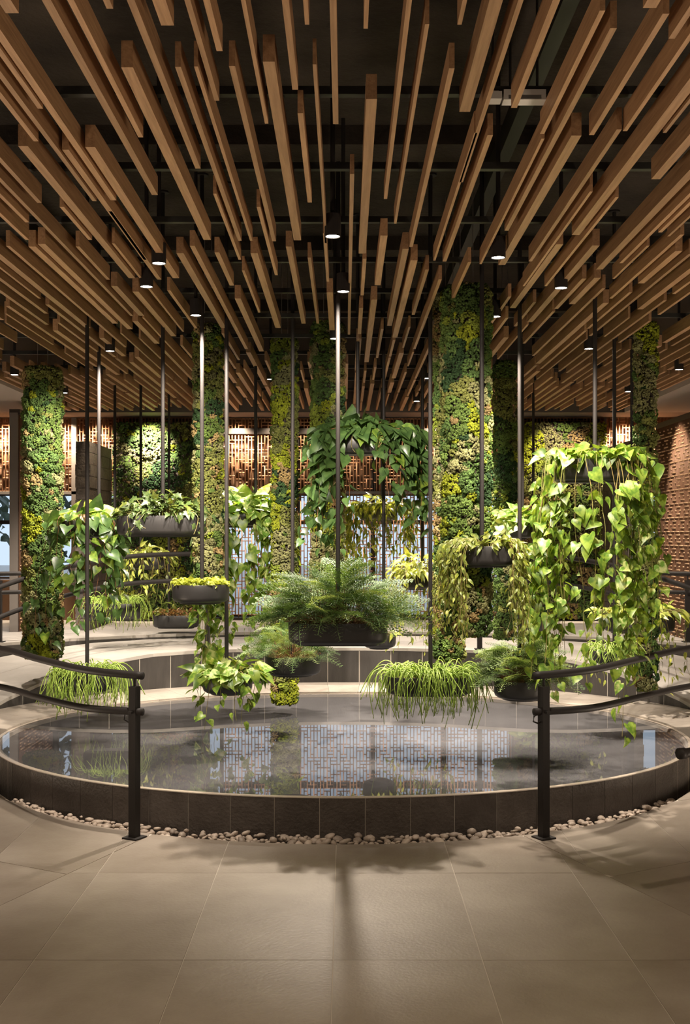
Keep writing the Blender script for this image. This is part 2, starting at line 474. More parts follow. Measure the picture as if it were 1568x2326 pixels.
# ------------------------------------------------------------------ timber slats of the ceiling
T, m_, t_, u_ = .0385, .026, .019, .013
SL = [  # x,y near end; x,y far end (photograph pixels on the slats' underside), width
 (-20, -38, 28, 30, T), (0, 20, 258, 455, m_), (-60, 2, 92, 247, t_), (0, 160, 215, 457, t_), (-60, 120, 82, 321, t_), (88, 332, 300, 632, T), (20, -110, 352, 443, m_),
 (60, -240, 320, 312, t_), (167, 340, 362, 635, m_), (240, 334, 400, 632, T), (290, 153, 471, 545, T), (200, -200, 450, 383, .022), (330, -90, 381, 58, T), (215, -60, 250, 20, t_),
 (398, 152, 545, 547, t_), (350, -160, 493, 229, .017), (451, 151, 571, 547, u_), (430, -120, 499, 116, t_), (523, 150, 623, 548, .02), (540, -120, 606, 281, u_), (615, 140, 676, 546, T),
 (640, -160, 671, 204, .02), (679, 257, 704, 460, .02), (690, -160, 698, 56, u_), (706, 146, 741, 552, .012), (754, -150, 763, 282, .02), (832, -100, 831, 65, u_), (827, 225, 823, 576, T),
 (920, -120, 876, 452, .015), (959, 55, 898, 508, .0125), (1022, 155, 934, 561, .018), (1075, -120, 1044, 56, u_), (1160, -100, 1056, 254, T), (1290, -200, 1048, 414, .015), (1055, 302, 987, 592, .012),
 (1370, -180, 1168, 245, .021), (1126, 307, 1010, 594, .021), (1373, 24, 1232, 304, .016), (1381, 64, 1151, 524, .02), (1217, 315, 1092, 600, .012), (1318, 308, 1140, 602, T), (1504, 31, 1344, 307, t_),
 (1560, -90, 1476, 18, T), (1640, -80, 1526, 88, t_), (1389, 294, 1205, 594, t_), (1640, 40, 1308, 534, T), (1640, 15, 1420, 298, .016), (1640, 110, 1510, 302, u_), (1640, 230, 1490, 407, T),
 (1332, 435, 1190, 650, u_), (1402, 448, 1240, 650, .015), (1620, 330, 1362, 612, T), (1640, 370, 1411, 598, t_), (1600, 445, 1519, 537, u_), (1288, 555, 1165, 700, T),
 (-30, 300, 90, 461, .02), (-60, 340, 300, 718, t_), (-60, 400, 62, 505, t_), (-30, 460, 62, 545, t_), (1620, 420, 1500, 528, t_), (22, 545, 200, 745, T), (108, 560, 262, 735, T),
 (130, 470, 205, 545, .02), (233, 480, 330, 590, .015), (560, 575, 632, 745, T), (410, 575, 508, 745, T), (470, 440, 545, 590, .015), (575, 470, 628, 625, .017), (668, 560, 690, 735, .03), (707, 585, 722, 735, .018), (796, 395, 793, 760, .018), (735, 530, 745, 640, .016), (880, 535, 858, 648, .036),
 (927, 565, 885, 740, .033), (1053, 595, 1024, 690, .018),
]
slats = []
for xn, yn, xf, yf, wd in SL:
    d0, d1 = F * 1.53 / (HY - yn), F * 1.53 / (HY - yf)
    X = (xf - CX) / F * d1
    slats.append((X, d0, d1, wd))
COLS = [(97, 88, 838, 1492, 10.2), (473, 66, 740, 1318, 9.3), (647, 58, 768, 1597, 9.9), (745, 76, 735, 1360, 9.5), (1060, 112, 655, 1440, 7.5), (1147, 52, 822, 1450, 10.6), (1467, 52, 735, 1566, 8.9), (1021, 70, 668, 1497, 8.5)]
colpos = [((c[0] - CX) / F * c[4], c[4], c[1] / F * c[4] / 2) for c in COLS]
lane = -3.36
outer = []
rs = random.Random(5)
listed = list(slats)
while lane < 3.36:
    wd = rs.choice([T, T, .026, .02, .02, .015])
    starts = [s[2] for s in listed if abs(s[0] - lane) < .05]
    y = max([5.75] + starts) + rs.uniform(.05, .5)
    if abs(lane) > 1.9: y = max([5.0 + (abs(lane) - 1.9)] + starts) + rs.uniform(.0, .9)
    while y < 13.6:
        L = rs.choice([.9, 1.4, 1.9, 2.4, 2.9]) * rs.uniform(.85, 1.15)
        y1 = min(y + L, 13.95)
        ok = y1 - y > .35
        for (cx_, cy_, cr_) in colpos:
            if abs(lane - cx_) < cr_ + .05 and y < cy_ + cr_ + .05 and y1 > cy_ - cr_ - .6: ok = False; y1 = cy_ + cr_ + .02
        # slats just outside the view are kept, joined with the far ones
        if abs(lane) > .3015 * y1 + 1.3: ok = False
        if ok: (outer if abs(lane) > .3015 * y1 + .05 else slats).append((lane, y, y1, wd))
        y = y1 + rs.uniform(.06, .55)
        wd = rs.choice([T, T, .026, .02, .02, .015])
    lane += rs.uniform(.075, .118)
slats.sort(key=lambda s: s[2] - s[1] > 0 and s[1])
near, far = slats[:290], slats[290:] + outer
for X, d0, d1, wd in near:
    Ln = d1 - d0
    m = MB().box(-wd / 2, wd / 2, 0, Ln, 0, .088 * (1 if wd > .03 else .95))
    o = m.build('slat', 'wood', ceiling)
    o.location = (X, d0, H)
if far:
    ob('slats', np_boxes('slats', [(X - wd / 2, X + wd / 2, d0, d1, H, H + .088) for X, d0, d1, wd in far], 'wood'), ceiling, 'stuff')

# ------------------------------------------------------------------ pool
def arc_ts(t0, t1, step, o=0):
    ts = np.linspace(t0, t1, 2000); P = np.array([pool(t, o) for t in ts])
    s = np.r_[0, np.cumsum(np.hypot(*np.diff(P, axis=0).T))]
    n = max(1, round(s[-1] / step))
    return [float(np.interp(s[-1] * k / n, s, ts)) for k in range(n + 1)]
poolT = thing('reflecting_pool', 'low oval reflecting pool with dark stone wall and mirror-still water', 'pool', (PCX, PCY, 0))
def rel(p, z): return (p[0] - PCX, p[1] - PCY, z)
def ring_tile(a, b, o0, o1, z00, z01, z10, z11, name, m, parent, base):
    """tile between angles a,b and offsets o0,o1; heights lower and upper at the inner and outer edge"""
    g = .0021
    q = [base(pool(a, o0), z00), base(pool(b, o0), z00), base(pool(b, o1), z10), base(pool(a, o1), z10),
         base(pool(a, o0), z01), base(pool(b, o0), z01), base(pool(b, o1), z11), base(pool(a, o1), z11)]
    c = sum((Vector(p) for p in q), Vector()) / 8
    q = [Vector(p) + Vector((c.x - p[0], c.y - p[1], 0)).normalized() * g for p in q]
    return MB().hexa(q).build(name, m, parent)
D2R = PI / 180
core = MB()
tt = [2 * PI * k / 96 for k in range(96)]
core.rows([[rel(pool(t, -.004), -.1) for t in tt], [rel(pool(t, -.004), WATER - .0065) for t in tt], [rel(pool(t, -.05), WATER - .006) for t in tt],
           [rel(pool(t, -.06), WATER - .03) for t in tt]], cap1=False)
core.build('basin', 'grout', poolT)
MB().rows([[rel(pool(t, -.06), WATER - .031) for t in tt]], cap1=True).build('basin_floor', 'pool_floor', poolT)
for a, b in zip(*(lambda l: (l[:-1], l[1:]))(arc_ts(-105 * D2R, 105 * D2R, .262))):
    ring_tile(a, b, -.028, 0, -.1, WATER - .006, -.1, WATER - .006, 'wall_panel', 'lava', poolT, rel)
rim = MB()
rim.rows([[rel(pool(t, -.03), WATER - .006) for t in tt], [rel(pool(t, -.03), WATER + .0005) for t in tt], [rel(pool(t, -.001), WATER - .001) for t in tt], [rel(pool(t, -.0), WATER - .006) for t in tt]])
rim.build('rim', 'rim', poolT)
MB().rows([[rel(pool(t, -.031), WATER) for t in tt]], cap1=True).build('water', 'water', poolT)
# stone curb inside the ring of ramps
ts = arc_ts(92 * D2R, 268 * D2R, .30, .2)
for a, b in zip(ts[:-1], ts[1:]):
    ring_tile(a, b, .004, .5, -.02, WATER + .012, -.02, WATER + .04, 'curb_tile', 'curb', poolT, rel)

# ------------------------------------------------------------------ ramps, retaining wall, upper floor
ident = lambda p, z: (p[0], p[1], z)
ramp = struct('floor_ramp', MB().rows([[(*pool((180 - f) * D2R, .53), zramp(f) - .012) for f in range(-112, 113, 4)], [(*pool((180 - f) * D2R, 1.9), zramp(f) - .012) for f in range(-112, 113, 4)]], close=False), 'grout')
for i, f in enumerate(np.arange(-108, 108, 8)):
    for o0, o1 in ((.5, 1.2), (1.2, 1.9)):
        a, b = (180 - f - 8) * D2R, (180 - f) * D2R
        za, zb = zramp(f + 8), zramp(f)
        q = []
        for dz in (-.03, 0):
            q += [ident(pool(a, o0 + .002), za + dz), ident(pool(b, o0 + .002), zb + dz), ident(pool(b, o1 - .002), zb + dz), ident(pool(a, o1 - .002), za + dz)]
        MB().hexa(q).build('tile', 'ramp', ramp)
retain = struct('wall_retaining', MB().rows([[(*pool((180 - f) * D2R, .505), 0) for f in range(-96, 97, 4)], [(*pool((180 - f) * D2R, .505), max(.02, zramp(f) - .034)) for f in range(-96, 97, 4)]], close=False), 'grout')
ts = arc_ts(96 * D2R, 264 * D2R, .32, .5)
for a, b in zip(ts[:-1], ts[1:]):
    za, zb = zramp(180 - a / D2R) - .031, zramp(180 - b / D2R) - .031
    if max(za, zb) < WATER + .02: continue
    q = []
    g = .0015
    for z0, z1 in ((.02, .02), (za, zb)):
        q += [ident(pool(a + g, .5), z0), ident(pool(b - g, .5), z1), ident(pool(b - g, .527), z1), ident(pool(a + g, .527), z0)]
    MB().hexa(q).build('panel', 'fascia', retain)
# upper floor with its fascia
def edge(f):
    x, y = pool((180 - f) * D2R, 1.9)
    dx, dy = x - PCX, y - PCY
    k = min(5.19 / abs(dx) if abs(dx) > 1e-6 else 1e9, ((DW + .25 - PCY) / dy) if dy > 1e-6 else 1e9)
    return (x, y), (PCX + dx * k, PCY + dy * k)
fs = list(range(-92, 93, 4))
up = MB()
inn, out = [edge(f)[0] for f in fs], [edge(f)[1] for f in fs]
up.rows([[(*p, 0) for p in inn], [(*p, UP - .03) for p in inn], [(*p, UP - .03) for p in out], [(*p, 0) for p in out]], close=False)
upper = struct('floor_upper', up, 'fascia')
for i in range(len(fs) - 1):
    for r0, r1 in ((0, .34), (.34, .67), (.67, 1)):
        l = lambda p, q, r: (p[0] + (q[0] - p[0]) * r, p[1] + (q[1] - p[1]) * r)
        a0, a1, b0, b1 = l(inn[i], out[i], r0), l(inn[i], out[i], r1), l(inn[i + 1], out[i + 1], r0), l(inn[i + 1], out[i + 1], r1)
        if math.hypot(a1[0] - a0[0], a1[1] - a0[1]) < .02: continue
        cx_, cy_ = (a0[0] + a1[0] + b0[0] + b1[0]) / 4, (a0[1] + a1[1] + b0[1] + b1[1]) / 4
        sh = lambda p: (p[0] + (cx_ - p[0]) * .004, p[1] + (cy_ - p[1]) * .004)
        q = [sh(p) for p in (a0, a1, b1, b0)]
        MB().prism(q, UP - .03, UP).build('tile', 'ramp', upper)

# ------------------------------------------------------------------ pebbles in the channel
def ico(sub):
    import bmesh
    bm = bmesh.new(); bmesh.ops.create_icosphere(bm, subdivisions=sub, radius=1)
    bm.verts.ensure_lookup_table()
    V = np.array([v.co[:] for v in bm.verts]); Tn = np.array([[v.index for v in f.verts] for f in bm.faces])
    bm.free(); return V, Tn
IV2, IT2 = ico(2); IV1, IT1 = ico(1)
pebs = []
for k in range(6):
    sx, sy, sz = R.uniform(.85, 1.3), R.uniform(.7, 1.0), R.uniform(.42, .66)
    V = np.array([Vector(v) * (1 + .28 * noise.noise(Vector(v) * 1.3 + Vector((k * 9, 0, 0)))) for v in IV2]) * (sx, sy, sz)
    pebs.append((V, np_mesh('pebble', V, IT2, 'pebble')))
spots = []
for k in range(1500):
    f = R.uniform(-56, 56) * D2R
    u = R.random()
    x = PCX + PA * math.sin(f); y0 = pool(f, 0)[1] - .01; y1 = yarc(x) + .01
    if y0 - y1 < .035: continue
    y = y1 + .02 + (y0 - y1 - .04) * u
    r = R.choice((R.uniform(.012, .022), R.uniform(.016, .036)))
    z = -.07 + R.random() ** .5 * .058 + .012 * u
    if any((x - a) ** 2 + (y - b) ** 2 + (z - c) ** 2 < (.62 * (r + e)) ** 2 for a, b, c, e in spots): continue
    spots.append((x, y, z, r))
spots.sort(key=lambda s: -s[2] + .25 * abs(s[0]))
rest = []
for i, (x, y, z, r) in enumerate(spots):
    k = R.randrange(6)
    eul = (R.uniform(-.5, .5), R.uniform(-.5, .5), R.uniform(0, 6.3))
    if i < 270:
        o = ob('pebble', pebs[k][1]); o.location = (x, y, z); o.scale = (r, r, r); o.rotation_euler = eul
        tag(o, 'smooth beige grey pebble in the gravel strip below the dark pool wall', 'pebble', 'pebbles in the strip around the pool')
    else: rest.append((k, Matrix.LocRotScale((x, y, z), Matrix.Rotation(eul[2], 3, 'Z').to_quaternion(), (r, r, r))))
if rest:
    V = np.concatenate([(np.c_[pebs[k][0], np.ones(len(IV2))] @ np.array(mx).T)[:, :3] for k, mx in rest])
    Tn = np.concatenate([IT2 + i * len(IV2) for i in range(len(rest))])
    o = ob('pebble_bed', np_mesh('pebble_bed', V, Tn, 'pebble'), None, 'stuff')
    tag(o, 'deeper pebbles filling the rest of the strip around the pool', 'pebbles')

# ------------------------------------------------------------------ back wall
def bx(px): return (px - CX) / F * DW
def bz(py): return EYE + (HY - py) / F * DW
wall_back = struct('wall_back', MB().box(-5.2, 5.2, DW + .12, DW + .3, bz(1120), 3.3).box(bx(262), bx(460), DW + .12, DW + .3, UP, bz(1120)).box(bx(1165), bx(1374), DW + .12, DW + .3, UP, bz(1120))
                   .box(-5.2, bx(262), DW + .0, DW + .3, 0, bz(1318)).box(bx(1374), 5.2, DW + .0, DW + .3, 0, bz(1318)).box(bx(460), bx(1165), DW, DW + .3, 0, UP + .02), 'back')
def lattice(px0, px1, py0, py1, seed, cell=.0425, bar=.012, d=DW):
    """interlocking bars: blocks of upright slots set against blocks of flat slots"""
    r = random.Random(seed)
    x0, x1, z0, z1 = bx(px0), bx(px1), bz(py1), bz(py0)
    nx, nz = max(2, round((x1 - x0) / cell)), max(2, round((z1 - z0) / cell))
    cw, ch = (x1 - x0) / nx, (z1 - z0) / nz
    V = np.zeros((nx + 1, nz), bool); Hh = np.zeros((nx, nz + 1), bool)
    own = -np.ones((nx, nz), int); n = 0
    for j in range(nz):
        for i in range(nx):
            if own[i, j] >= 0: continue
            a, b = r.choice([(1, 3), (1, 2), (1, 4), (2, 1), (1, 1), (1, 1), (1, 3)])
            cells = [(i + p, j + q) for p in range(a) for q in range(b) if i + p < nx and j + q < nz and own[i + p, j + q] < 0]
            for c in cells: own[c] = n
            n += 1
    V[0] = V[-1] = True; Hh[:, 0] = Hh[:, -1] = True
    V[1:-1] = own[1:] != own[:-1]; Hh[:, 1:-1] = own[:, 1:] != own[:, :-1]
    B = []
    for i in range(nx + 1):
        j = 0
        while j < nz:
            if V[i, j]:
                k = j
                while k < nz and V[i, k]: k += 1
                X = x0 + i * cw; B.append((X - bar / 2, X + bar / 2, d, d + .022, z0 + j * ch - bar / 2, z0 + k * ch + bar / 2)); j = k
            else: j += 1
    for j in range(nz + 1):
        i = 0
        while i < nx:
            if Hh[i, j]:
                k = i
                while k < nx and Hh[k, j]: k += 1
                Z = z0 + j * ch; B.append((x0 + i * cw, x0 + k * cw, d + .001, d + .021, Z - bar / 2, Z + bar / 2)); i = k
            else: i += 1
    ob('lattice_panel', np_boxes('lattice_panel', B, 'copper'), wall_back, 'stuff')
for i, p in enumerate([(-40, 163, 951, 1116), (174, 262, 951, 1116), (262, 458, 949, 962), (505, 676, 951, 974), (676, 848, 951, 974), (848, 1010, 951, 974), (1010, 1168, 951, 974),
                       (505, 676, 985, 1118), (676, 848, 985, 1118), (848, 1010, 985, 1118), (1010, 1168, 985, 1118), (1168, 1372, 949, 962), (1378, 1610, 949, 1116),
                       (505, 676, 1122, 1404), (676, 848, 1122, 1404), (848, 1010, 1122, 1404), (1010, 1168, 1122, 1404)]):
    lattice(*p, seed=40 + i)
def frame(px0, px1, py0, py1, y0=-.02, y1=.06, m='frame', name='frame'):
    MB().box(bx(px0), bx(px1), DW + y0, DW + y1, bz(py1), bz(py0)).build(name, m, wall_back)
frame(163, 174, 949, 1340, m='post'); frame(1372, 1378, 949, 1340, m='post')
frame(500, 1170, 973, 986); frame(500, 1170, 1402, 1412); frame(500, 1170, 1116, 1122)
frame(500, 508, 949, 1404); frame(1163, 1171, 949, 1404)
for px in (677, 849, 1011): frame(px - 4, px + 4, 985, 1404, .022, .07)
frame(500, 1170, 1181, 1191, .025, .07)
frame(-60, 262, 1116, 1123, m='post'); frame(1374, 1640, 1116, 1123, m='post')
# windows behind: glass sheets with their frames
for n, (px0, px1, py1) in enumerate([(-180, 165, 1316), (172, 262, 1316), (460, 676, 1404), (676, 848, 1404), (848, 1010, 1404), (1010, 1165, 1404), (1378, 1750, 1316)]):
    wf = MB()
    a, b, z0, z1 = bx(px0), bx(px1), bz(py1), bz(1120)
    s = .03; y0, y1 = DW + .13, DW + .18
    zm = bz(1186)
    wf.box(a, b, y0, y1, z0, z0 + s).box(a, b, y0, y1, z1 - s, z1).box(a, a + s, y0, y1, z0, z1).box(b - s, b, y0, y1, z0, z1).box(a, b, y0, y1, zm - .025, zm + .025)
    wo = struct('window_%d' % (n + 1), wf, 'frame')
    MB().box(a + s, b - s, y0 + .02, y0 + .028, z0 + s, zm - .025).build('pane', 'glass', wo)
    MB().box(a + s, b - s, y0 + .02, y0 + .028, zm + .025, z1 - s).build('pane', 'glass', wo)

# ------------------------------------------------------------------ moss
PAL = [(.28, .32, .025), (.125, .19, .045), (.20, .215, .06), (.32, .23, .10), (.04, .08, .03), (.27, .27, .12), (.095, .16, .045), (.25, .31, .045)]
ICO_V, ICO_T = ico(1)
def icosahedron():
    g = (1 + 5 ** .5) / 2
    V = np.array([(-1, g, 0), (1, g, 0), (-1, -g, 0), (1, -g, 0), (0, -1, g), (0, 1, g), (0, -1, -g), (0, 1, -g), (g, 0, -1), (g, 0, 1), (-g, 0, -1), (-g, 0, 1)]) / math.hypot(1, g)
    T = np.array([(0, 11, 5), (0, 5, 1), (0, 1, 7), (0, 7, 10), (0, 10, 11), (1, 5, 9), (5, 11, 4), (11, 10, 2), (10, 7, 6), (7, 1, 8), (3, 9, 4), (3, 4, 2), (3, 2, 6), (3, 6, 8), (3, 8, 9), (4, 9, 5), (2, 4, 11), (6, 2, 10), (8, 6, 7), (9, 8, 1)])
    return V, T
KV, KT = icosahedron()
def florets(name, pts, rad, cols, parent, rng):
    """fine moss florets, one small faceted knob each, as one mesh"""
    n = len(pts)
    Q = rng.normal(size=(n, 4)); Q /= np.linalg.norm(Q, axis=1)[:, None]
    a, b, c, d = Q.T
    Rm = np.stack([1 - 2 * (c * c + d * d), 2 * (b * c - a * d), 2 * (b * d + a * c), 2 * (b * c + a * d), 1 - 2 * (b * b + d * d), 2 * (c * d - a * b), 2 * (b * d - a * c), 2 * (c * d + a * b), 1 - 2 * (b * b + c * c)], 1).reshape(n, 3, 3)
    jit = rng.uniform(.65, 1.35, (n, 12, 1))
    V = np.einsum('nij,nkj->nki', Rm, KV[None] * jit) * rad[:, None, None] + pts[:, None, :]
    Tn = (KT[None] + 12 * np.arange(n)[:, None, None]).reshape(-1, 3)
    return ob(name, np_mesh(name, V.reshape(-1, 3), Tn, 'moss', np.repeat(cols, 12, axis=0)), parent, 'stuff')
def clumps(rng, us, vs, du, dv, weights, wrap=False, cell=.15, size=.045):
    """domed clumps: for each point its lift above the bed and its colour"""
    n = max(6, int(du * dv / (cell * cell))); m = int(du * dv / (size * size) * 1.1)
    S = np.c_[rng.uniform(0, du, n), rng.uniform(0, dv, n)]
    w_ = np.array(weights, float); w_ /= w_.sum()
    SK = rng.choice(len(PAL), n, p=w_)
    Cn = np.c_[rng.uniform(0, du, m), rng.uniform(0, dv, m)]
    D = np.abs(Cn[:, None, 0] - S[None, :, 0])
    if wrap: D = np.minimum(D, du - D)
    k = (D ** 2 * 1.2 + (Cn[:, None, 1] - S[None, :, 1]) ** 2 + rng.uniform(0, .006, (m, n))).argmin(1)
    kind = SK[k]; odd = rng.random(m) < .16
    kind[odd] = rng.choice(len(PAL), odd.sum(), p=w_)
    cc = np.array(PAL)[kind] * rng.uniform(.7, 1.25, (m, 1)); cr = rng.uniform(.75, 1.3, m) * size * .8
    lift = np.zeros(len(us)); col = np.zeros((len(us), 3))
    for a in range(0, len(us), 2000):
        u, v = us[a:a + 2000], vs[a:a + 2000]
        D = np.abs(u[:, None] - Cn[None, :, 0])
        if wrap: D = np.minimum(D, du - D)
        D = np.sqrt(D ** 2 + (v[:, None] - Cn[None, :, 1]) ** 2) / cr
        j = D.argmin(1); dm = D[np.arange(len(u)), j]
        lift[a:a + 2000] = np.sqrt(np.clip(1 - dm ** 2, 0, 1)) * cr[j]; col[a:a + 2000] = cc[j]
    return lift, col * rng.uniform(.82, 1.18, (len(us), 1))
CLABEL = ['tall moss column hanging at the far left before the light partition', 'slim moss column left of centre behind the ivy planter pole', 'narrow yellow-green moss column whose foot shows below the small fern bowl',
          'moss column behind the dark philodendron basket near the middle', 'broadest moss column with tan and green tufts right of centre', 'slender green moss column just right of the broadest one',
          'thin moss column at the far right behind the long pothos vines', 'moss column tucked behind the left side of the broadest one']
CW = [[2, 5, 4, 3, 2, 4, 4, 2], [2, 3, 5, 3, 2, 5, 2, 2], [6, 2, 3, 2, 2, 1, 2, 5], [3, 2, 4, 3, 1, 5, 2, 2], [3, 6, 4, 2, 4, 2, 5, 2], [2, 5, 3, 1, 3, 2, 5, 1], [1, 3, 4, 4, 3, 4, 3, 1], [2, 3, 4, 4, 2, 3, 2, 1]]
for i, (px, wpx, yt, yb, d) in enumerate(COLS):
    rng = np.random.default_rng(100 + i)
    p0, p1 = at(px, yb, d), at(px, yt, d)
    r = wpx / F * d / 2 - .022
    hgt = p1.z - p0.z
    t = thing('moss_column', CLABEL[i], 'moss column', (p0.x, p0.y, p0.z), group='hanging moss columns')
    MB().cyl(0, 0, .01, hgt - .012, r - .012, 20).build('core', 'bark', t)
    cb = MB()
    for q in (-.3, .3): cb.cyl(r * q, 0, hgt - .02, CEIL - p0.z, .003, 5)
    cb.build('cable', 'cable', t)
    n = int(2 * PI * r * hgt / (.0118 ** 2))
    th, z = rng.uniform(0, 2 * PI, n), rng.uniform(0, hgt, n)
    flip = (np.sin(th) > .3) & (rng.random(n) < .6); th = np.where(flip, -th % (2 * PI), th)
    lift, col = clumps(rng, th * r, z, 2 * PI * r, hgt, CW[i], True, .17)
    rr = r - .012 + lift + rng.uniform(-.004, .004, n)
    endf = np.minimum(1, np.minimum(z, hgt - z) / .03); rr = rr * (.9 + .1 * endf)
    P = np.c_[np.cos(th) * rr, np.sin(th) * rr, z]
    m2 = int(PI * r * r / .00012) * 2
    t2, q = rng.uniform(0, 2 * PI, m2), np.sqrt(rng.random(m2)) * r
    P = np.r_[P, np.c_[np.cos(t2) * q, np.sin(t2) * q, np.where(np.arange(m2) % 2, hgt, 0) + rng.uniform(-.01, .01, m2)]]
    pick = rng.integers(0, n, m2); col = np.r_[col, col[pick] * .9]
    florets('moss', P, rng.uniform(.0065, .0115, len(P)), col, t, rng)
for i, (px0, px1, py0, py1, lab) in enumerate([(262, 460, 962, 1404, 'spotlit moss wall panel at the left of the back wall'), (1166, 1371, 962, 1404, 'moss wall panel at the right of the back wall with a warm light pool')]):
    rng = np.random.default_rng(300 + i)
    x0, x1, z0, z1 = bx(px0), bx(px1), bz(py1), bz(py0)
    t = thing('moss_panel', lab, 'moss panel', ((x0 + x1) / 2, DW - .12, z0))
    MB().box(-(x1 - x0) / 2, (x1 - x0) / 2, 0, .1, 0, z1 - z0).build('backing', 'bark', t)
    n = int((x1 - x0) * (z1 - z0) / .00030)
    u, v = rng.uniform(0, x1 - x0, n), rng.uniform(0, z1 - z0, n)
    lift, col = clumps(rng, u, v, x1 - x0, z1 - z0, [3, 3, 5, 1 + i, 3, 2, 4, 3], False, .24, .075)
    big = np.array([noise.noise(Vector((a * 4, b * 4, i * 3))) for a, b in zip(u, v)])
    P = np.c_[u - (x1 - x0) / 2, -lift - .05 * np.clip(big, 0, 1) + rng.uniform(-.005, .005, n), v]
    florets('moss', P, rng.uniform(.009, .017, n), col, t, rng)

# ------------------------------------------------------------------ side partitions
def partition(x, y0, y1, z0, z1, thick, side, name):
    """panel running away from the viewer, its face made of upright fins and short flat bars; side=+1 faces right"""
    xi = x; xo = x - side * thick
    p = struct(name, MB().box(min(xi, xo), max(xi, xo), y0, y1, z0, z1), 'frame')
    MB().box(min(xi, xo) - .012, max(xi, xo) + .02, y0 - .012, y1, z1, z1 + .06).build('cap', 'frame', p)
    B = []; y = y0 + .01
    f0, f1 = (xi, xi + .014) if side > 0 else (xi - .014, xi)
    while y < y1:
        B.append((f0, f1, y, y + .013, z0, z1)); y += .026
    ob('fins', np_boxes('fins', B, 'fin'), p, 'stuff')
    B = []; r = random.Random(3); z = z0 + .03; row = 0
    g0, g1 = (xi, xi + .022) if side > 0 else (xi - .022, xi)
    while z < z1 - .03:
        y = y0 + .02 + (.16 if row % 8 >= 4 else 0) + (row % 3) * .013
        while y < y1 - .12:
            k = row % 4
            L = (.13, .13, .03, .13)[k]
            B.append((g0, g1, y, y + L, z, z + .013)); y += (.17, .30, .15, .30)[k]
        z += .037; row += 1
    ob('bars', np_boxes('bars', B, 'bar'), p, 'stuff')
    return p
partition(3.54, 10.2, 13.0, 0.4, 2.93, .12, -1, 'wall_1')
pl = partition(-3.655, 12.8, 14.3, UP, 3.08, .085, 1, 'wall_2')
MB().box(-3.745, -3.652, 12.77, 12.80, UP, 3.10).build('end_panel', 'post', pl)
def blockwall(x0, x1, y0, y1, z1, name, side):
    p = struct(name, MB().box(x0 + .012, x1 - .012, y0 + .012, y1, UP, z1 - .005), 'bark')
    rg = random.Random(8); z = UP; 
    while z < z1 - .02:
        hh = min(.135, z1 - z)
        y = y0
        off = rg.uniform(.25, .6)
        while y < y1 - .01:
            L = min(off, y1 - y); off = rg.uniform(.45, .8)
            j = rg.uniform(0, .012)
            MB().box(x0 - j, x1 + j, y + .002, y + L - .002, z + .002, z + hh - .003).build('block', 'block', p)
            y += L
        z += hh
    return p
blockwall(-3.06, -2.9, 13.0, 14.2, 2.80, 'wall_3', 1)
blockwall(3.2, 3.36, 12.9, 14.2, 2.80, 'wall_4', -1)

# ------------------------------------------------------------------ handrails
def post(par, x, y, z0, zt, zl, yaw, hook=True):
    m = MB(); s = .024
    m.box(-s, s, -s, s, 0, zt - z0 - .06)
    o = m.build('post', 'metal', par); o.location = (x, y, z0); o.rotation_euler = (0, 0, yaw)
    b = MB().box(-.05, .05, -.05, .05, 0, .009).build('base_plate', 'metal', o)
    k = MB().cyl(0, 0, zt - z0 - .06, zt - z0, .008, 8).box(-.012, .012, -s - .02, s, zl - z0 - .006, zl - z0 + .006)
    k.build('bracket', 'metal', o)
    if hook:
        hk = MB().tube([(-s - .02, 0, zl - z0 - .01), (-s - .045, 0, zl - z0 - .02), (-s - .05, 0, zl - z0 - .05), (-s - .02, 0, zl - z0 - .062), (-s, 0, zl - z0 - .055)], .005, 6)
        hk.build('hook', 'metal', o)
def handrail(pts_top, drop, posts, label):
    p0 = pts_top[0]
    t = thing('handrail', label, 'handrail', (p0[0], p0[1], 0))
    for nm, dz, r in (('top_rail', 0, .0225), ('lower_rail', 1, .0215)):
        P = catmull([(x - p0[0], y - p0[1], z - dz * drop(i)) for i, (x, y, z) in enumerate(pts_top)], 7)
        MB().tube(P, r, 12).build(nm, 'metal', t, smooth=True)
    for (x, y, z0, zt, zl, yaw) in posts: post(t, x - p0[0], y - p0[1], z0, zt, zl, yaw)
    return t
for s, lab in ((-1, 'curved black metal handrail starting left of the pool and climbing the left ramp'), (1, 'curved black metal handrail starting right of the pool and climbing the right ramp')):
    dx = 0 if s < 0 else -.075
    pts = [(s * 1.15 + dx, 6.50, .927), (s * 1.52 + dx, 6.70, .938), (s * 1.92 + dx, 7.2, .946), (s * 2.36 + dx * .3, 7.8, .955)]
    posts = [(s * 1.2 + dx * .9, 6.52, 0, .925, .72, s * .5)]
    for f in range(100, 24, -15):
        x, y = pool((180 - s * f) * D2R, .58)
        pts.append((x, y, zramp(f) + .95))
        if f in (85, 55, 25): posts.append((x, y, zramp(f), zramp(f) + .95, zramp(f) + .73, 0))
    handrail(pts, lambda i: .205 + min(i, 3) * .018, posts, lab)
for s, lab in ((-1, 'level black handrail on the upper floor at the left edge'), (1, 'level black handrail on the upper floor before the copper partition')):
    pts = []; posts = []
    for f in range(40, 86, 9):
        x, y = pool((180 - s * f) * D2R, 2.0)
        pts.append((x, y, 1.335 + (f - 40) * .0005)); 
        if f in (49, 67): posts.append((x, y, UP, 1.335, 1.15, 0))
    handrail(pts, lambda i: .19, posts, lab)
e = at(1545, 1712, 4.9)
t = thing('handrail', 'short black rail end reaching in at the right edge above the pool rim', 'handrail', (e.x, e.y, 0))
MB().tube([(0, 0, e.z), (.02, .01, e.z), (.6, .3, e.z + .02), (1.3, .8, e.z + .05)], .021, 12).build('top_rail', 'metal', t, smooth=True)
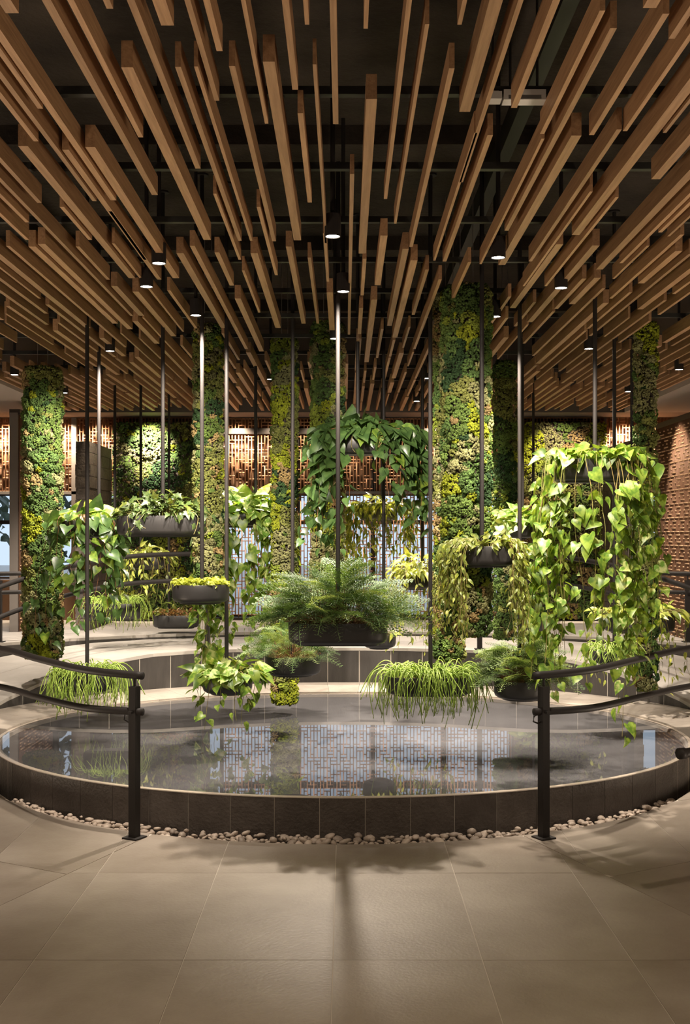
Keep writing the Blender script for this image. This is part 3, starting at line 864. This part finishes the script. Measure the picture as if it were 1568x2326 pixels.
MB().tube([(-.004, -.002, e.z), (.022, .011, e.z)], .025, 12).build('end_cap', 'metal', t, smooth=True)
MB().box(.58, .63, .28, .33, 0, e.z).build('post', 'metal', t)

# ------------------------------------------------------------------ leaves
def leaf_mesh(kind, m, rg):
    """blade from petiole (0,0,0) towards +Y, face up +Z, length 1"""
    if kind == 'heart':
        rows = [(-.10, .20, .04), (.06, .42, .0), (.26, .47, .0), (.48, .38, 0), (.70, .235, 0), (.88, .10, 0)]; tip = 1.05
    elif kind == 'lance':
        rows = [(0, .03, 0), (.15, .16, 0), (.38, .215, 0), (.62, .165, 0), (.84, .07, 0)]; tip = 1.0
    elif kind == 'round':
        rows = [(-.02, .14, .02), (.12, .36, 0), (.34, .46, 0), (.58, .42, 0), (.8, .25, 0)]; tip = .95
    fold, droop, curl = rg.uniform(.12, .45), rg.uniform(.15, .55), rg.uniform(-.25, .25)
    V, Fc = [], []
    for (y, wd, cy) in rows:
        for x in (-wd, 0, wd):
            yy = y if x else (max(y, 0) + cy)
            V.append((x, yy, fold * abs(x) - droop * yy * yy + curl * x * yy))
    V.append((0, tip, -droop * tip * tip))
    for i in range(len(rows) - 1):
        for k in (0, 1): Fc.append((3 * i + k, 3 * i + k + 1, 3 * i + 4 + k, 3 * i + 3 + k))
    b = 3 * (len(rows) - 1)
    Fc += [(b, b + 1, len(V) - 1), (b + 1, b + 2, len(V) - 1)]
    return V, Fc
def ivy_mesh(rg):
    o = [(0, 0), (.18, -.12), (.42, -.02), (.30, .18), (.55, .42), (.26, .46), (0, 1.0), (-.26, .46), (-.55, .42), (-.30, .18), (-.42, -.02), (-.18, -.12)]
    fold, droop = rg.uniform(.1, .35), rg.uniform(.1, .4)
    V = [(x, y, fold * abs(x) - droop * y * y) for x, y in o] + [(0, .25, -.02)]
    return V, [(12, i, (i + 1) % 12) for i in range(12)]
def frond_mesh(rg):
    V, Fc = [], []
    n = 10; droop = rg.uniform(.25, .7); bend = rg.uniform(-.12, .12)
    def pos(t): return Vector((bend * t * t, t, .22 * t - droop * t * t))
    for i in range(1, n + 1):
        t = .14 + .86 * i / n
        L = .46 * max(0, 1 - (t - .14) / .9) ** .9 + .03
        for s in (-1, 1):
            ax = Vector((s * .86, .5, -.12 + rg.uniform(-.1, .1))).normalized()
            b0 = pos(t)
            mm = max(2, round(L * 15))
            for q in range(mm):
                u = (q + .6) / mm * L
                c = b0 + ax * u - Vector((0, 0, .35 * u * u))
                pl = .088 * (1 - .6 * u / (L + .01)) * rg.uniform(.8, 1.25)
                for sd in (-1, 1):
                    dd = (ax * .62 + Vector((-s * sd * .0, sd * .8, 0)).cross(Vector((0, 0, 0))) + Vector((s * sd * -.35 if sd > 0 else s * .35, sd * .8, -.1))).normalized()
                    nn = dd.cross(Vector((0, 0, 1))).normalized() * pl * .24
                    k = len(V)
                    V += [tuple(c), tuple(c + dd * pl * .5 + nn), tuple(c + dd * pl), tuple(c + dd * pl * .5 - nn)]
                    Fc.append((k, k + 1, k + 2, k + 3))
    k = len(V)
    for i in range(7):
        t = i / 6; p = pos(t); V += [(p.x - .006, p.y, p.z), (p.x + .006, p.y, p.z)]
    for i in range(6): Fc.append((k + 2 * i, k + 2 * i + 1, k + 2 * i + 3, k + 2 * i + 2))
    return V, Fc
def finish(name, V, Fc, m):
    me = bpy.data.meshes.new(name); me.from_pydata(V, [], Fc); me.update()
    l = me.uv_layers.new(name='UVMap')
    for lp in me.loops:
        v = V[lp.vertex_index]; l.data[lp.index].uv = (v[0] + .5, v[1])
    me.materials.append(M[m]); me.polygons.foreach_set('use_smooth', [True] * len(me.polygons))
    return me
LV = {}
def leaves(kind, m, n=5):
    if (kind, m) not in LV:
        rg = random.Random(kind + m)
        L = []
        for k in range(n):
            V, Fc = ivy_mesh(rg) if kind == 'ivy' else frond_mesh(rg) if kind == 'frond' else leaf_mesh(kind, m, rg)
            L.append(finish('frond' if kind == 'frond' else 'leaf', V, Fc, m))
        LV[kind, m] = L
    return LV[kind, m]
def orient(p, d, n, s):
    d = d.normalized(); x = d.cross(n)
    if x.length < 1e-4: x = Vector((1, 0, 0))
    x.normalize(); z = x.cross(d)
    mx = Matrix.Identity(4)
    for i in range(3): mx[i][0], mx[i][1], mx[i][2], mx[i][3] = x[i] * s, d[i] * s, z[i] * s, p[i]
    return mx
def rv(rg, s=1): return Vector((rg.uniform(-s, s), rg.uniform(-s, s), rg.uniform(-s, s)))

class Planter:
    """hanging bowl on a black pole; a = half length, b = half depth"""
    def __init__(s, px, rim, half, hpx, d, label, polepx=None, round_=False, bowl='bowl', yaw=0, depth=None):
        s.rg = random.Random(int(px * 7 + rim))
        s.a = half / F * d; s.h = hpx / F * d
        s.b = s.a if round_ else (depth or max(.10, s.a * .46))
        z = at(px, rim, d).z - s.h
        s.loc = Vector(((px - CX) / F * d, d, z)); s.yaw = yaw
        s.t = thing('hanging_planter', label, 'planter', s.loc, yaw, 'planters hung over the pool')
        s.nleaf = 0; s.extra = []; s.stems = MB(); s.sc = None
        n = 56
        c = min(s.b, s.a)
        def line(ins, z):
            out = []
            for k in range(n):
                th = 2 * PI * (k + .5) / n
                rx, ry = s.a - c, 0
                r = c - ins
                x, y = math.cos(th) * r, math.sin(th) * r
                out.append((x + (rx if x > 0 else -rx), y, z))
            return out
        s.line = line
        h = s.h
        m = MB().rows([line(.05, .006), line(.028, .008), line(.010, .02), line(.003, .042), line(.0, h - .004), line(.002, h), line(.008, h), line(.010, h - .004), line(.012, h - .028)], cap0=True)
        me = m.mesh('bowl', bowl); smooth_by_angle(me, 40); ob('bowl', me, s.t)
        MB().rows([line(.06, -.006), line(.055, 0), line(.055, .007)], cap0=True, cap1=True).build('base', bowl, s.t)
        MB().rows([line(.012, h - .03), line(.03, h - .016), line(.06, h - .012)], cap1=True).build('soil', 'soil', s.t)
        x = 0 if polepx is None else ((polepx - CX) / F * d - s.loc.x)
        pm = MB().cyl(x, 0, h - .02, CEIL - z, .0145, 12).mesh('pole', 'metal'); smooth_by_angle(pm); ob('pole', pm, s.t)
        MB().cyl(x, 0, CEIL - z - .012, CEIL - z, .045, 14).build('ceiling_plate', 'metal', s.t)
    def rim_pt(s, th, k=1.0):
        L, c = s.a - min(s.a, s.b), min(s.a, s.b)
        per = 4 * L + 2 * PI * c; q = (th / (2 * PI)) % 1 * per
        arc = PI * c / 2
        if q < arc: x, y = L + c * math.cos(q / c), c * math.sin(q / c)
        elif q < arc + 2 * L: x, y = L - (q - arc), c
        elif q < 3 * arc + 2 * L: g = PI / 2 + (q - arc - 2 * L) / c; x, y = -L + c * math.cos(g), c * math.sin(g)
        elif q < 3 * arc + 4 * L: x, y = -L + (q - 3 * arc - 2 * L), -c
        else: g = -PI / 2 + (q - 3 * arc - 4 * L) / c; x, y = L + c * math.cos(g), c * math.sin(g)
        return Vector((x * k, y * k, 0))
    def leaf(s, par, kind, m, p, d, n, size, name='leaf'):
        L = leaves(kind, m)
        me = s.rg.choice(L)
        mx = orient(p, d, n, size)
        if s.nleaf < 298:
            o = ob(name, me, par); o.matrix_local = mx
            s.nleaf += 1
        else: s.extra.append((me, mx))
    def flush(s, name='foliage'):
        if s.stems.v:
            pass
        by = {}
        for me, mx in s.extra: by.setdefault(me.materials[0].name, []).append((me, mx))
        for k, L in by.items():
            Vs, Ts, Us, off = [], [], [], 0
            for me, mx in L:
                if not hasattr(Planter, 'cache'): Planter.cache = {}
                if me.name not in Planter.cache:
                    me.calc_loop_triangles()
                    v = np.array([q.co[:] for q in me.vertices]); tr = np.array([q.vertices[:] for q in me.loop_triangles])
                    Planter.cache[me.name] = (v, tr)
                v, tr = Planter.cache[me.name]
                A = np.array(mx)
                Vs.append(v @ A[:3, :3].T + A[:3, 3]); Ts.append(tr + off); Us.append(v[:, :2] + (.5 + s.rg.uniform(0, 30), 0)); off += len(v)
            mk = [q for q in M if M[q].name == k][0]
            ob(name, np_mesh(name, np.concatenate(Vs), np.concatenate(Ts), mk, uv=np.concatenate(Us)), s.t, 'stuff')
    def crown(s, n, kind, m, size, hgt, spread=1.15, up=.35, alt=None, name='stems', lie=.5):
        """leaves on short stalks over the bowl"""
        rg = s.rg; st = MB(); items = []
        for k in range(n):
            th = rg.uniform(0, 2 * PI); q = math.sqrt(rg.random())
            rp = s.rim_pt(th)
            p = rp * q * spread + Vector((0, 0, s.h - .01 + hgt * (1 - .75 * q * q) * rg.uniform(.25, 1)))
            out = Vector((rp.x / s.a, rp.y / s.b, 0)) * (q + .15)
            d = out + Vector((0, 0, up * (1 - q) - lie * q)) + rv(rg, .7)
            nn = Vector((0, 0, 1)) + out * .5 + Vector((0, -.35, 0)) + rv(rg, .55)
            root = Vector((p.x * .55, p.y * .55, s.h - .02))
            st.tube([root, (root + p) / 2 + Vector((0, 0, .02)), p], .0022, 3, False)
            items.append((p, d, nn, size * rg.uniform(.65, 1.25)))
        o = st.build(name, 'stem', s.t)
        for p, d, nn, sz in items:
            mm = alt[0] if alt and rg.random() < alt[1] else m
            s.leaf(o, kind, mm, p, d, nn, sz)
    def vine(s, th, L, kind, m, size, step, rise=.05, sway=.05, out=.05, alt=None, stemmat='stem', r=.0026, start=None, bare=0):
        rg = s.rg
        rp = s.rim_pt(th); o2 = Vector((rp.x, rp.y, 0)).normalized()
        p = start or rp * .6 + Vector((0, 0, s.h - .02))
        P = [p, rp * .95 + Vector((0, 0, s.h + rise)), rp + o2 * out + Vector((0, 0, s.h - .01))]
        z = s.h - .01; x = P[-1].copy(); drift = rv(rg, .03)
        nseg = max(2, int(L / .14))
        for k in range(nseg):
            x = x + Vector((drift.x + rg.uniform(-sway, sway) * .5, drift.y * .5 + rg.uniform(-sway, sway) * .4, -L / nseg))
            if k == nseg - 1: x += Vector((rg.uniform(-.04, .04), -.02, .03))
            P.append(x.copy())
            drift = drift * .6 + rv(rg, .012)
        Q = catmull(P, 4)
        vo = MB().tube(Q, r, 4, True, .6).build('vine', stemmat, s.t)
        acc = 0; side = rg.choice((-1, 1)); nxt = rg.uniform(.02, step)
        for i in range(1, len(Q)):
            seg = (Q[i] - Q[i - 1]).length; acc += seg
            while acc > nxt:
                side = -side
                if bare and 0 < Q[i].z < s.h and rg.random() < bare:
                    nxt += step; continue
                ph = rg.uniform(0, 2 * PI)
                lat = Vector((math.cos(ph), math.sin(ph) * .8 - .25, 0)) + o2 * .35
                frac = i / len(Q)
                d = Vector((0, 0, -1.0 if frac > .15 else -.2)) + lat * .8 + rv(rg, .6)
                nn = lat * 1.2 + Vector((0, -.1, .5)) + rv(rg, .8)
                base = Q[i] + lat * size * .28
                sz = size * rg.uniform(.6, 1.2) * (1 - .3 * frac)
                mm = alt[0] if alt and rg.random() < alt[1] else m
                s.leaf(vo, kind, mm, base, d, nn, sz)
                nxt += step * rg.uniform(.6, 1.4)
    def fern(s, n, m, size, alt=None, dome=.2, spread=1.0):
        rg = s.rg; st = MB(); it = []
        for k in range(n):
            th = rg.uniform(0, 2 * PI); q = rg.random() ** .55
            rp = s.rim_pt(th) * q
            z = dome * (1 - q ** 2.2) * rg.uniform(.15, 1)
            p = rp * spread + Vector((0, 0, s.h + z))
            out = Vector((rp.x / s.a + rg.uniform(-.5, .5), rp.y / s.b * .8 + rg.uniform(-.6, .45), 0))
            if out.length < .05: out = Vector((.1, -.1, 0))
            d = out.normalized() * rg.uniform(.6, 1.1) + Vector((0, 0, rg.uniform(-.1, 1.0) * (1.15 - .7 * q)))
            nn = Vector((0, 0, 1)) - out.normalized() * .35 + rv(rg, .6)
            root = Vector((rp.x * .6, rp.y * .6, s.h - .02))
            st.tube([root, (root + p) / 2 + Vector((0, 0, .02)), p], .0018, 3, False)
            it.append((p, d, nn, size * rg.uniform(.6, 1.2), alt[0] if alt and rg.random() < alt[1] else m))
        o = st.build('stems', 'brownstem', s.t)
        for p, d, nn, z, mm in it: s.leaf(o, 'frond', mm, p, d, nn, z, 'frond')
    def rhipsalis(s, n, L, arch=.09):
        rg = s.rg
        ms = []
        for v in range(10):
            l = L * rg.uniform(.35, 1.2); o = rg.uniform(.05, .13)
            bow = rg.uniform(.04, arch)
            P = [(0, 0, 0), (o * .35, rg.uniform(-.01, .01), bow), (o * .8, rg.uniform(-.02, .02), bow * 1.05), (o * 1.15, rg.uniform(-.03, .03), bow * .2), (o * 1.3, rg.uniform(-.03, .03), -l * .4), (o * 1.32 + rg.uniform(-.03, .03), rg.uniform(-.04, .04), -l)]
            mb = MB().tube(catmull(P, 3), .0034, 4, True, .7)
            ms.append(finish('strand', mb.v, mb.f, 'rhip'))
        for k in range(n):
            th = rg.uniform(0, 2 * PI); q = rg.uniform(.25, .95)
            rp = s.rim_pt(th)
            o = ob('strand', rg.choice(ms), s.t)
            o.location = rp * q + Vector((0, 0, s.h - .02))
            o.rotation_euler = (rg.uniform(-.2, .2), rg.uniform(-.35, .25), math.atan2(rp.y / s.b, rp.x / s.a) + rg.uniform(-.8, .8))
            z = rg.uniform(.7, 1.15); o.scale = (z * 1.15, z, z)
    def bits(s, n, kind, m, size, hgt, name='groundcover', spread=.97):
        rg = s.rg
        for k in range(n):
            th = rg.uniform(0, 2 * PI); q = math.sqrt(rg.random()); rp = s.rim_pt(th) * q * spread
            p = rp + Vector((0, 0, s.h - .01 + rg.uniform(0, hgt)))
            s.extra.append((rg.choice(leaves(kind, m)), orient(p, rv(rg) + Vector((0, 0, .2)), Vector((0, 0, 1)) + rv(rg, .5), size * rg.uniform(.7, 1.3))))
    def spill(s, n, th0, th1, Lr, *a, **k):
        for i in range(n):
            s.vine(s.rg.uniform(th0, th1), s.rg.uniform(*Lr), *a, **k)

FRONT = (-PI, 0)
# 1 big fern over the middle of the pool
p = Planter(768, 1413, 113, 50, 7.4, 'oblong black planter of bushy dark fern hanging at the front centre', 768)
p.fern(298, 'fern', .26, ('fern_l', .16), .33, 1.1); p.bits(260, 'lance', 'dryleaf', .03, .05); p.flush('dry_litter')
# 2 small fern bowl
p = Planter(666, 1489, 64, 43, 8.6, 'round black bowl with two pale fern fronds below the big fern planter', 665, True)
p.fern(140, 'fern', .2, ('fern_l', .35), .24); p.bits(120, 'lance', 'dryleaf', .03, .04); p.flush('dry_litter')
# 3 variegated pothos low on the left
p = Planter(517, 1536, 57, 38, 8.2, 'low black bowl of bright variegated pothos left of the small fern bowl', 515, True)
p.crown(105, 'heart', 'pothos_v', .115, .15, 1.5, alt=('pothos', .35))
for th, L in ((-2.4, .28), (-2.0, .36), (-1.7, .22), (-1.2, .3), (-.9, .34), (-.5, .2), (-2.7, .2), (-1.0, .2)): p.vine(th, L, 'heart', 'pothos', .085, .075)
p.flush()
# 4 lime groundcover
p = Planter(456, 1327, 65, 42, 8.0, 'black bowl filled with low lime-green groundcover', 459, True)
p.bits(900, 'round', 'tears', .028, .04); p.flush('groundcover')
# 5 ivy
p = Planter(367, 1172, 102, 46, 8.4, 'oblong black planter of small-leaved dark ivy at upper left', 370)
p.crown(270, 'ivy', 'ivy', .062, .2, 1.0, alt=('hoya', .1), lie=.1); p.spill(8, -PI, 0, (.04, .16), 'ivy', 'ivy', .06, .04, rise=.03); p.flush()
# 6 heart-leaf at left
p = Planter(193, 1183, 62, 40, 9.5, 'black bowl of glossy heart leaves beside the far left moss column', 225, True)
p.crown(42, 'heart', 'pothos_v', .115, .14, 1.05, alt=('philo', .4), lie=.1)
p.spill(13, -3.1, -.6, (.4, 1.1), 'heart', 'philo', .125, .105, alt=('pothos', .25), stemmat='brownstem')
p.spill(12, -.9, .4, (.3, 1.0), 'heart', 'philo', .125, .11, alt=('pothos', .2), stemmat='brownstem'); p.flush()
# 7 rhipsalis lower left
p = Planter(192, 1532, 68, 36, 8.3, 'black planter of thin-stemmed rhipsalis behind the left handrail', 198)
p.rhipsalis(230, .22)
# 8 rhipsalis behind
p = Planter(255, 1370, 66, 38, 11.6, 'black planter of thin-stemmed rhipsalis behind the hanging heart leaves', 261)
p.rhipsalis(150, .26)
# 9 dark bowl with litter
p = Planter(400, 1397, 53, 29, 12.6, 'shallow black bowl with sparse brown growth under the lime groundcover bowl', 384)
p.bits(160, 'lance', 'dryleaf', .05, .07); p.crown(30, 'lance', 'hoya', .07, .16, 1.0); p.flush('dry_litter')
# 10 tall pothos
p = Planter(553, 1163, 66, 34, 10.3, 'planter of long trailing pothos between two moss columns left of centre', 581)
p.crown(100, 'heart', 'pothos_v', .155, .2, 1.5, alt=('pothos', .55))
p.spill(36, -3.5, .3, (.7, 1.5), 'heart', 'pothos', .125, .075, alt=('pothos_v', .4), out=.09); p.flush()
# 11 philodendron
p = Planter(832, 992, 108, 40, 9.0, 'highest planter at centre, dark philodendron trailing in two curtains', 813)
p.crown(190, 'heart', 'philo', .125, .15, 1.2, alt=('pothos', .1), lie=.9)
p.spill(15, -3.1, -2.2, (.5, 1.05), 'heart', 'philo', .125, .09, stemmat='brownstem')
p.spill(22, -1.3, .0, (.3, .8), 'heart', 'philo', .125, .085, alt=('pothos', .15), stemmat='brownstem')
p.spill(5, -2.2, -1.0, (.1, .2), 'heart', 'philo', .14, .10); p.flush()
# 12 grey planter
p = Planter(860, 1153, 44, 30, 11.8, 'grey planter of yellow-green trailers behind the philodendron curtain', 868, bowl='bowl_grey')
p.crown(90, 'lance', 'limeleaf', .12, .13, 1.5, alt=('hoya', .4))
p.spill(56, -3.6, 0.5, (.3, .72), 'lance', 'hoya', .09, .05, alt=('limeleaf', .45), out=.14); p.flush()
# 13 lime lance leaves
p = Planter(947, 1302, 36, 36, 10.4, 'small planter of lime lance leaves right of the big fern', 960)
p.crown(110, 'lance', 'limeleaf', .11, .2, 1.7, alt=('hoya', .2))
p.spill(28, -PI, 0, (.3, .75), 'lance', 'hoya', .085, .06, alt=('limeleaf', .45), out=.10); p.flush()
# 14 hoya
p = Planter(1106, 1241, 66, 46, 7.3, 'black planter of fine olive trailers in front of the broadest moss column', 1095)
p.crown(90, 'lance', 'hoya', .06, .10, 1.2, lie=.2)
p.spill(32, -3.3, -2.1, (.25, .66), 'lance', 'hoya', .058, .042, alt=('limeleaf', .12), out=.10)
p.spill(32, -.95, .25, (.25, .72), 'lance', 'hoya', .058, .042, alt=('limeleaf', .12), out=.05); p.flush()
# 15 pale variegated
p = Planter(1165, 1190, 46, 34, 9.9, 'bowl of pale variegated leaves beside the slender moss column', 1187)
p.crown(75, 'heart', 'pothos_v', .13, .14, 1.5); p.spill(6, -1.0, .2, (.15, .4), 'heart', 'pothos', .12, .1); p.flush()
# 16 rhipsalis centre right
p = Planter(977, 1535, 101, 42, 8.0, 'oblong black planter of bright rhipsalis hanging low right of centre', 978)
p.rhipsalis(295, .25)
# 17 round fern right
p = Planter(1186, 1543, 64, 43, 7.9, 'round black bowl of feathery pale fern behind the right rail post', 1181, True)
p.fern(280, 'fern_l', .2, ('fern', .35), .26, 1.05); p.bits(100, 'lance', 'dryleaf', .03, .04); p.flush('dry_litter')
# 18 long pothos right
p = Planter(1354, 1045, 104, 50, 7.4, 'high black planter at right with pothos vines trailing almost to the water', 1352)
p.crown(48, 'heart', 'pothos', .11, .10, .95, alt=('pothos_v', .3), lie=.4)
p.spill(33, -3.14, 0, (.9, 1.5), 'heart', 'pothos', .10, .088, alt=('pothos_v', .18), sway=.04, bare=.85)
for th, L in ((-1.05, 1.78), (-.9, 1.72), (-2.6, 1.45), (-2.9, 1.5), (-1.9, 1.4), (-.4, 1.35)): p.vine(th, L, 'heart', 'pothos', .12, .11, alt=('pothos_v', .15), sway=.035)
p.flush()
# 19 small bowl right back
p = Planter(1212, 1406, 29, 34, 12.5, 'small black bowl with a few big leaves under the fine olive trailers', None, True)
p.crown(12, 'heart', 'pothos', .15, .12, 1.2); p.flush()
# 20 lime planter right
p = Planter(1453, 1396, 80, 40, 9.6, 'black planter of lime lance leaves behind the long pothos vines', 1436)
p.crown(140, 'lance', 'limeleaf', .10, .14, 1.3, alt=('hoya', .5)); p.spill(16, -PI, 0, (.2, .7), 'lance', 'hoya', .07, .055, alt=('limeleaf', .3), out=.1); p.flush()
# 21 small rhipsalis right
p = Planter(1388, 1478, 42, 30, 8.9, 'small planter of fine rhipsalis half hidden by the long pothos vines', 1396)
p.rhipsalis(130, .14)
# 22 bowl behind the big fern
p = Planter(862, 1440, 38, 32, 9.7, 'black bowl with lime sprigs showing behind the right end of the big fern planter', 872, True)
p.crown(30, 'lance', 'limeleaf', .07, .09, 1.1); p.flush()
# 23 pale bush at left
p = Planter(332, 1262, 42, 32, 11.9, 'planter of yellow-green trailers under the dark ivy planter', 320)
p.crown(80, 'lance', 'limeleaf', .10, .13, 1.4, alt=('hoya', .45)); p.spill(22, -PI, 0, (.25, .6), 'lance', 'hoya', .085, .06, alt=('limeleaf', .45), out=.10); p.flush()

# ------------------------------------------------------------------ lamps
def spot(par, loc, target, watts, deg, col=KEYW, blend=.6, r=.03):
    L = bpy.data.lights.new('lamp', 'SPOT')
    L.energy = watts * KW; L.color = col; L.spot_size = deg * D2R; L.spot_blend = blend; L.shadow_soft_size = r
    o = bpy.data.objects.new('lamp', L); C.objects.link(o)
    o.location = loc
    o.rotation_euler = (Vector(target) - Vector(loc)).to_track_quat('-Z', 'Y').to_euler()
    return o
# two unseen spots added above the viewpoint to brighten the near floor
for x, wt in ((-1.25, 105), (1.3, 70)): spot(None, (x, 2.7, 3.2), (x * .8, 4.2, 0), wt, 100, WARM, .9)
ORD = 'first second third fourth fifth sixth seventh eighth ninth tenth eleventh twelfth thirteenth fourteenth fifteenth sixteenth seventeenth eighteenth'.split()
for i, (px, py, tg, wt, deg) in enumerate(LAMPS):
    d = (LAMP_Z - EYE) * F / (HY - py)
    x = (px - CX) / F * d
    side = 'left' if px < 700 else 'right' if px > 860 else 'middle'
    rank = 1 + sum(1 for q in LAMPS if q[1] > py)
    lab = '%s glowing black downlight between the slats, counted from the front' % ORD[sum(1 for q in LAMPS if q[1] < py)]
    t = thing('downlight', lab, 'downlight', (x, d, LAMP_Z), 0, 'downlights between the ceiling slats')
    MB().rows([[(math.cos(a) * r, math.sin(a) * r, z) for a in [2 * PI * k / 16 for k in range(16)]] for r, z in ((.032, .012), (.036, .0), (.040, .0), (.040, .11), (.012, .11), (.012, CEIL - LAMP_Z))], cap1=True).build('housing', 'metal', t)
    MB().cyl(0, 0, .004, .010, .035, 16).build('lens', 'glow', t)
    spot(t, (x, d, LAMP_Z - .02), tg, wt, deg, blend=.85)
# wall washers under the soffit
for px, wt in ((15, 130), (150, 130), (225, 60), (540, 110), (625, 30), (715, 20), (800, 20), (985, 80), (1090, 30), (1420, 150), (1500, 130)):
    x = bx(px); spot(None, (x, DW - .22, 3.2), (x, DW + .05, 2.4), wt, 110, WARM, .8)
spot(None, (bx(352), 13.9, 3.2), (bx(350), DW, 2.7), 330, 58, KEYW, .9)
spot(None, (bx(1262), 13.6, 3.22), (bx(1262), DW, 2.55), 90, 60, WARM, .6)
spot(None, (3.0, 12.1, 3.2), (3.55, 12.0, 2.3), 40, 60, WARM, .5)
spot(None, (-2.72, 12.9, 3.2), (-2.9, 13.4, 2.2), 40, 50, WARM, .5)

# emergency light and conduit box under the ceiling rails
c = at(1190, 223, 4.25)
t = thing('emergency_light', 'white emergency light box under the dark ceiling rail at upper right', 'emergency light', (c.x, c.y, c.z))
MB().box(-.078, .078, -.03, .03, -.016, .022).build('housing', 'white', t)
MB().box(-.06, .06, -.031, -.029, -.013, .0).build('diffuser', 'glass', t)
MB().cyl(.05, 0, .02, CEIL - c.z, .005, 6).cyl(-.05, 0, .02, CEIL - c.z, .005, 6).build('rod', 'rail_dark', t)
c = at(1120, 222, 4.25)
t = thing('junction_box', 'small white junction box left of the emergency light', 'junction box', (c.x, c.y, c.z))
MB().box(-.03, .03, -.03, .03, -.014, .014).box(-.02, .02, -.02, .02, .014, .02).build('housing', 'white', t)
MB().cyl(0, 0, .018, CEIL - c.z, .005, 6).build('rod', 'rail_dark', t)

# ------------------------------------------------------------------ outside
struct('ground', MB().box(-30, 30, DW + .31, 60, -.3, .2), 'ramp')
for i, (x, y, hh, lab) in enumerate([(-6.3, 17.5, 2.9, 'dark leafy tree seen through the far left window'), (-4.7, 21.8, 2.6, 'leafy tree outside, right of the first through the left windows'), (8.5, 21, 3.2, 'dark leafy tree outside the right window')]):
    rg = random.Random(70 + i)
    t = thing('tree', lab, 'tree', (x, y, .2))
    MB().tube([(0, 0, 0), (.05, 0, 1.0), (-.04, .05, 2.0), (.05, 0, hh)], .11, 8, True, .4).build('trunk', 'bark', t)
    lm = leaves('lance', 'treeleaf'); V, Tn, U, off = [], [], [], 0
    for k in range(900):
        a = rv(rg); 
        if a.length > 1: continue
        p = Vector((a.x * 1.3, a.y * 1.3, hh * .75 + a.z * 1.3))
        mx = np.array(orient(p, rv(rg), rv(rg), rg.uniform(.18, .34)))
        me = lm[k % 5]; me.calc_loop_triangles()
        v = np.array([q.co[:] for q in me.vertices]); tr = np.array([q.vertices[:] for q in me.loop_triangles])
        V.append(v @ mx[:3, :3].T + mx[:3, 3]); Tn.append(tr + off); U.append(v[:, :2]); off += len(v)
    ob('crown', np_mesh('crown', np.concatenate(V), np.concatenate(Tn), 'treeleaf', uv=np.concatenate(U)), t, 'stuff')
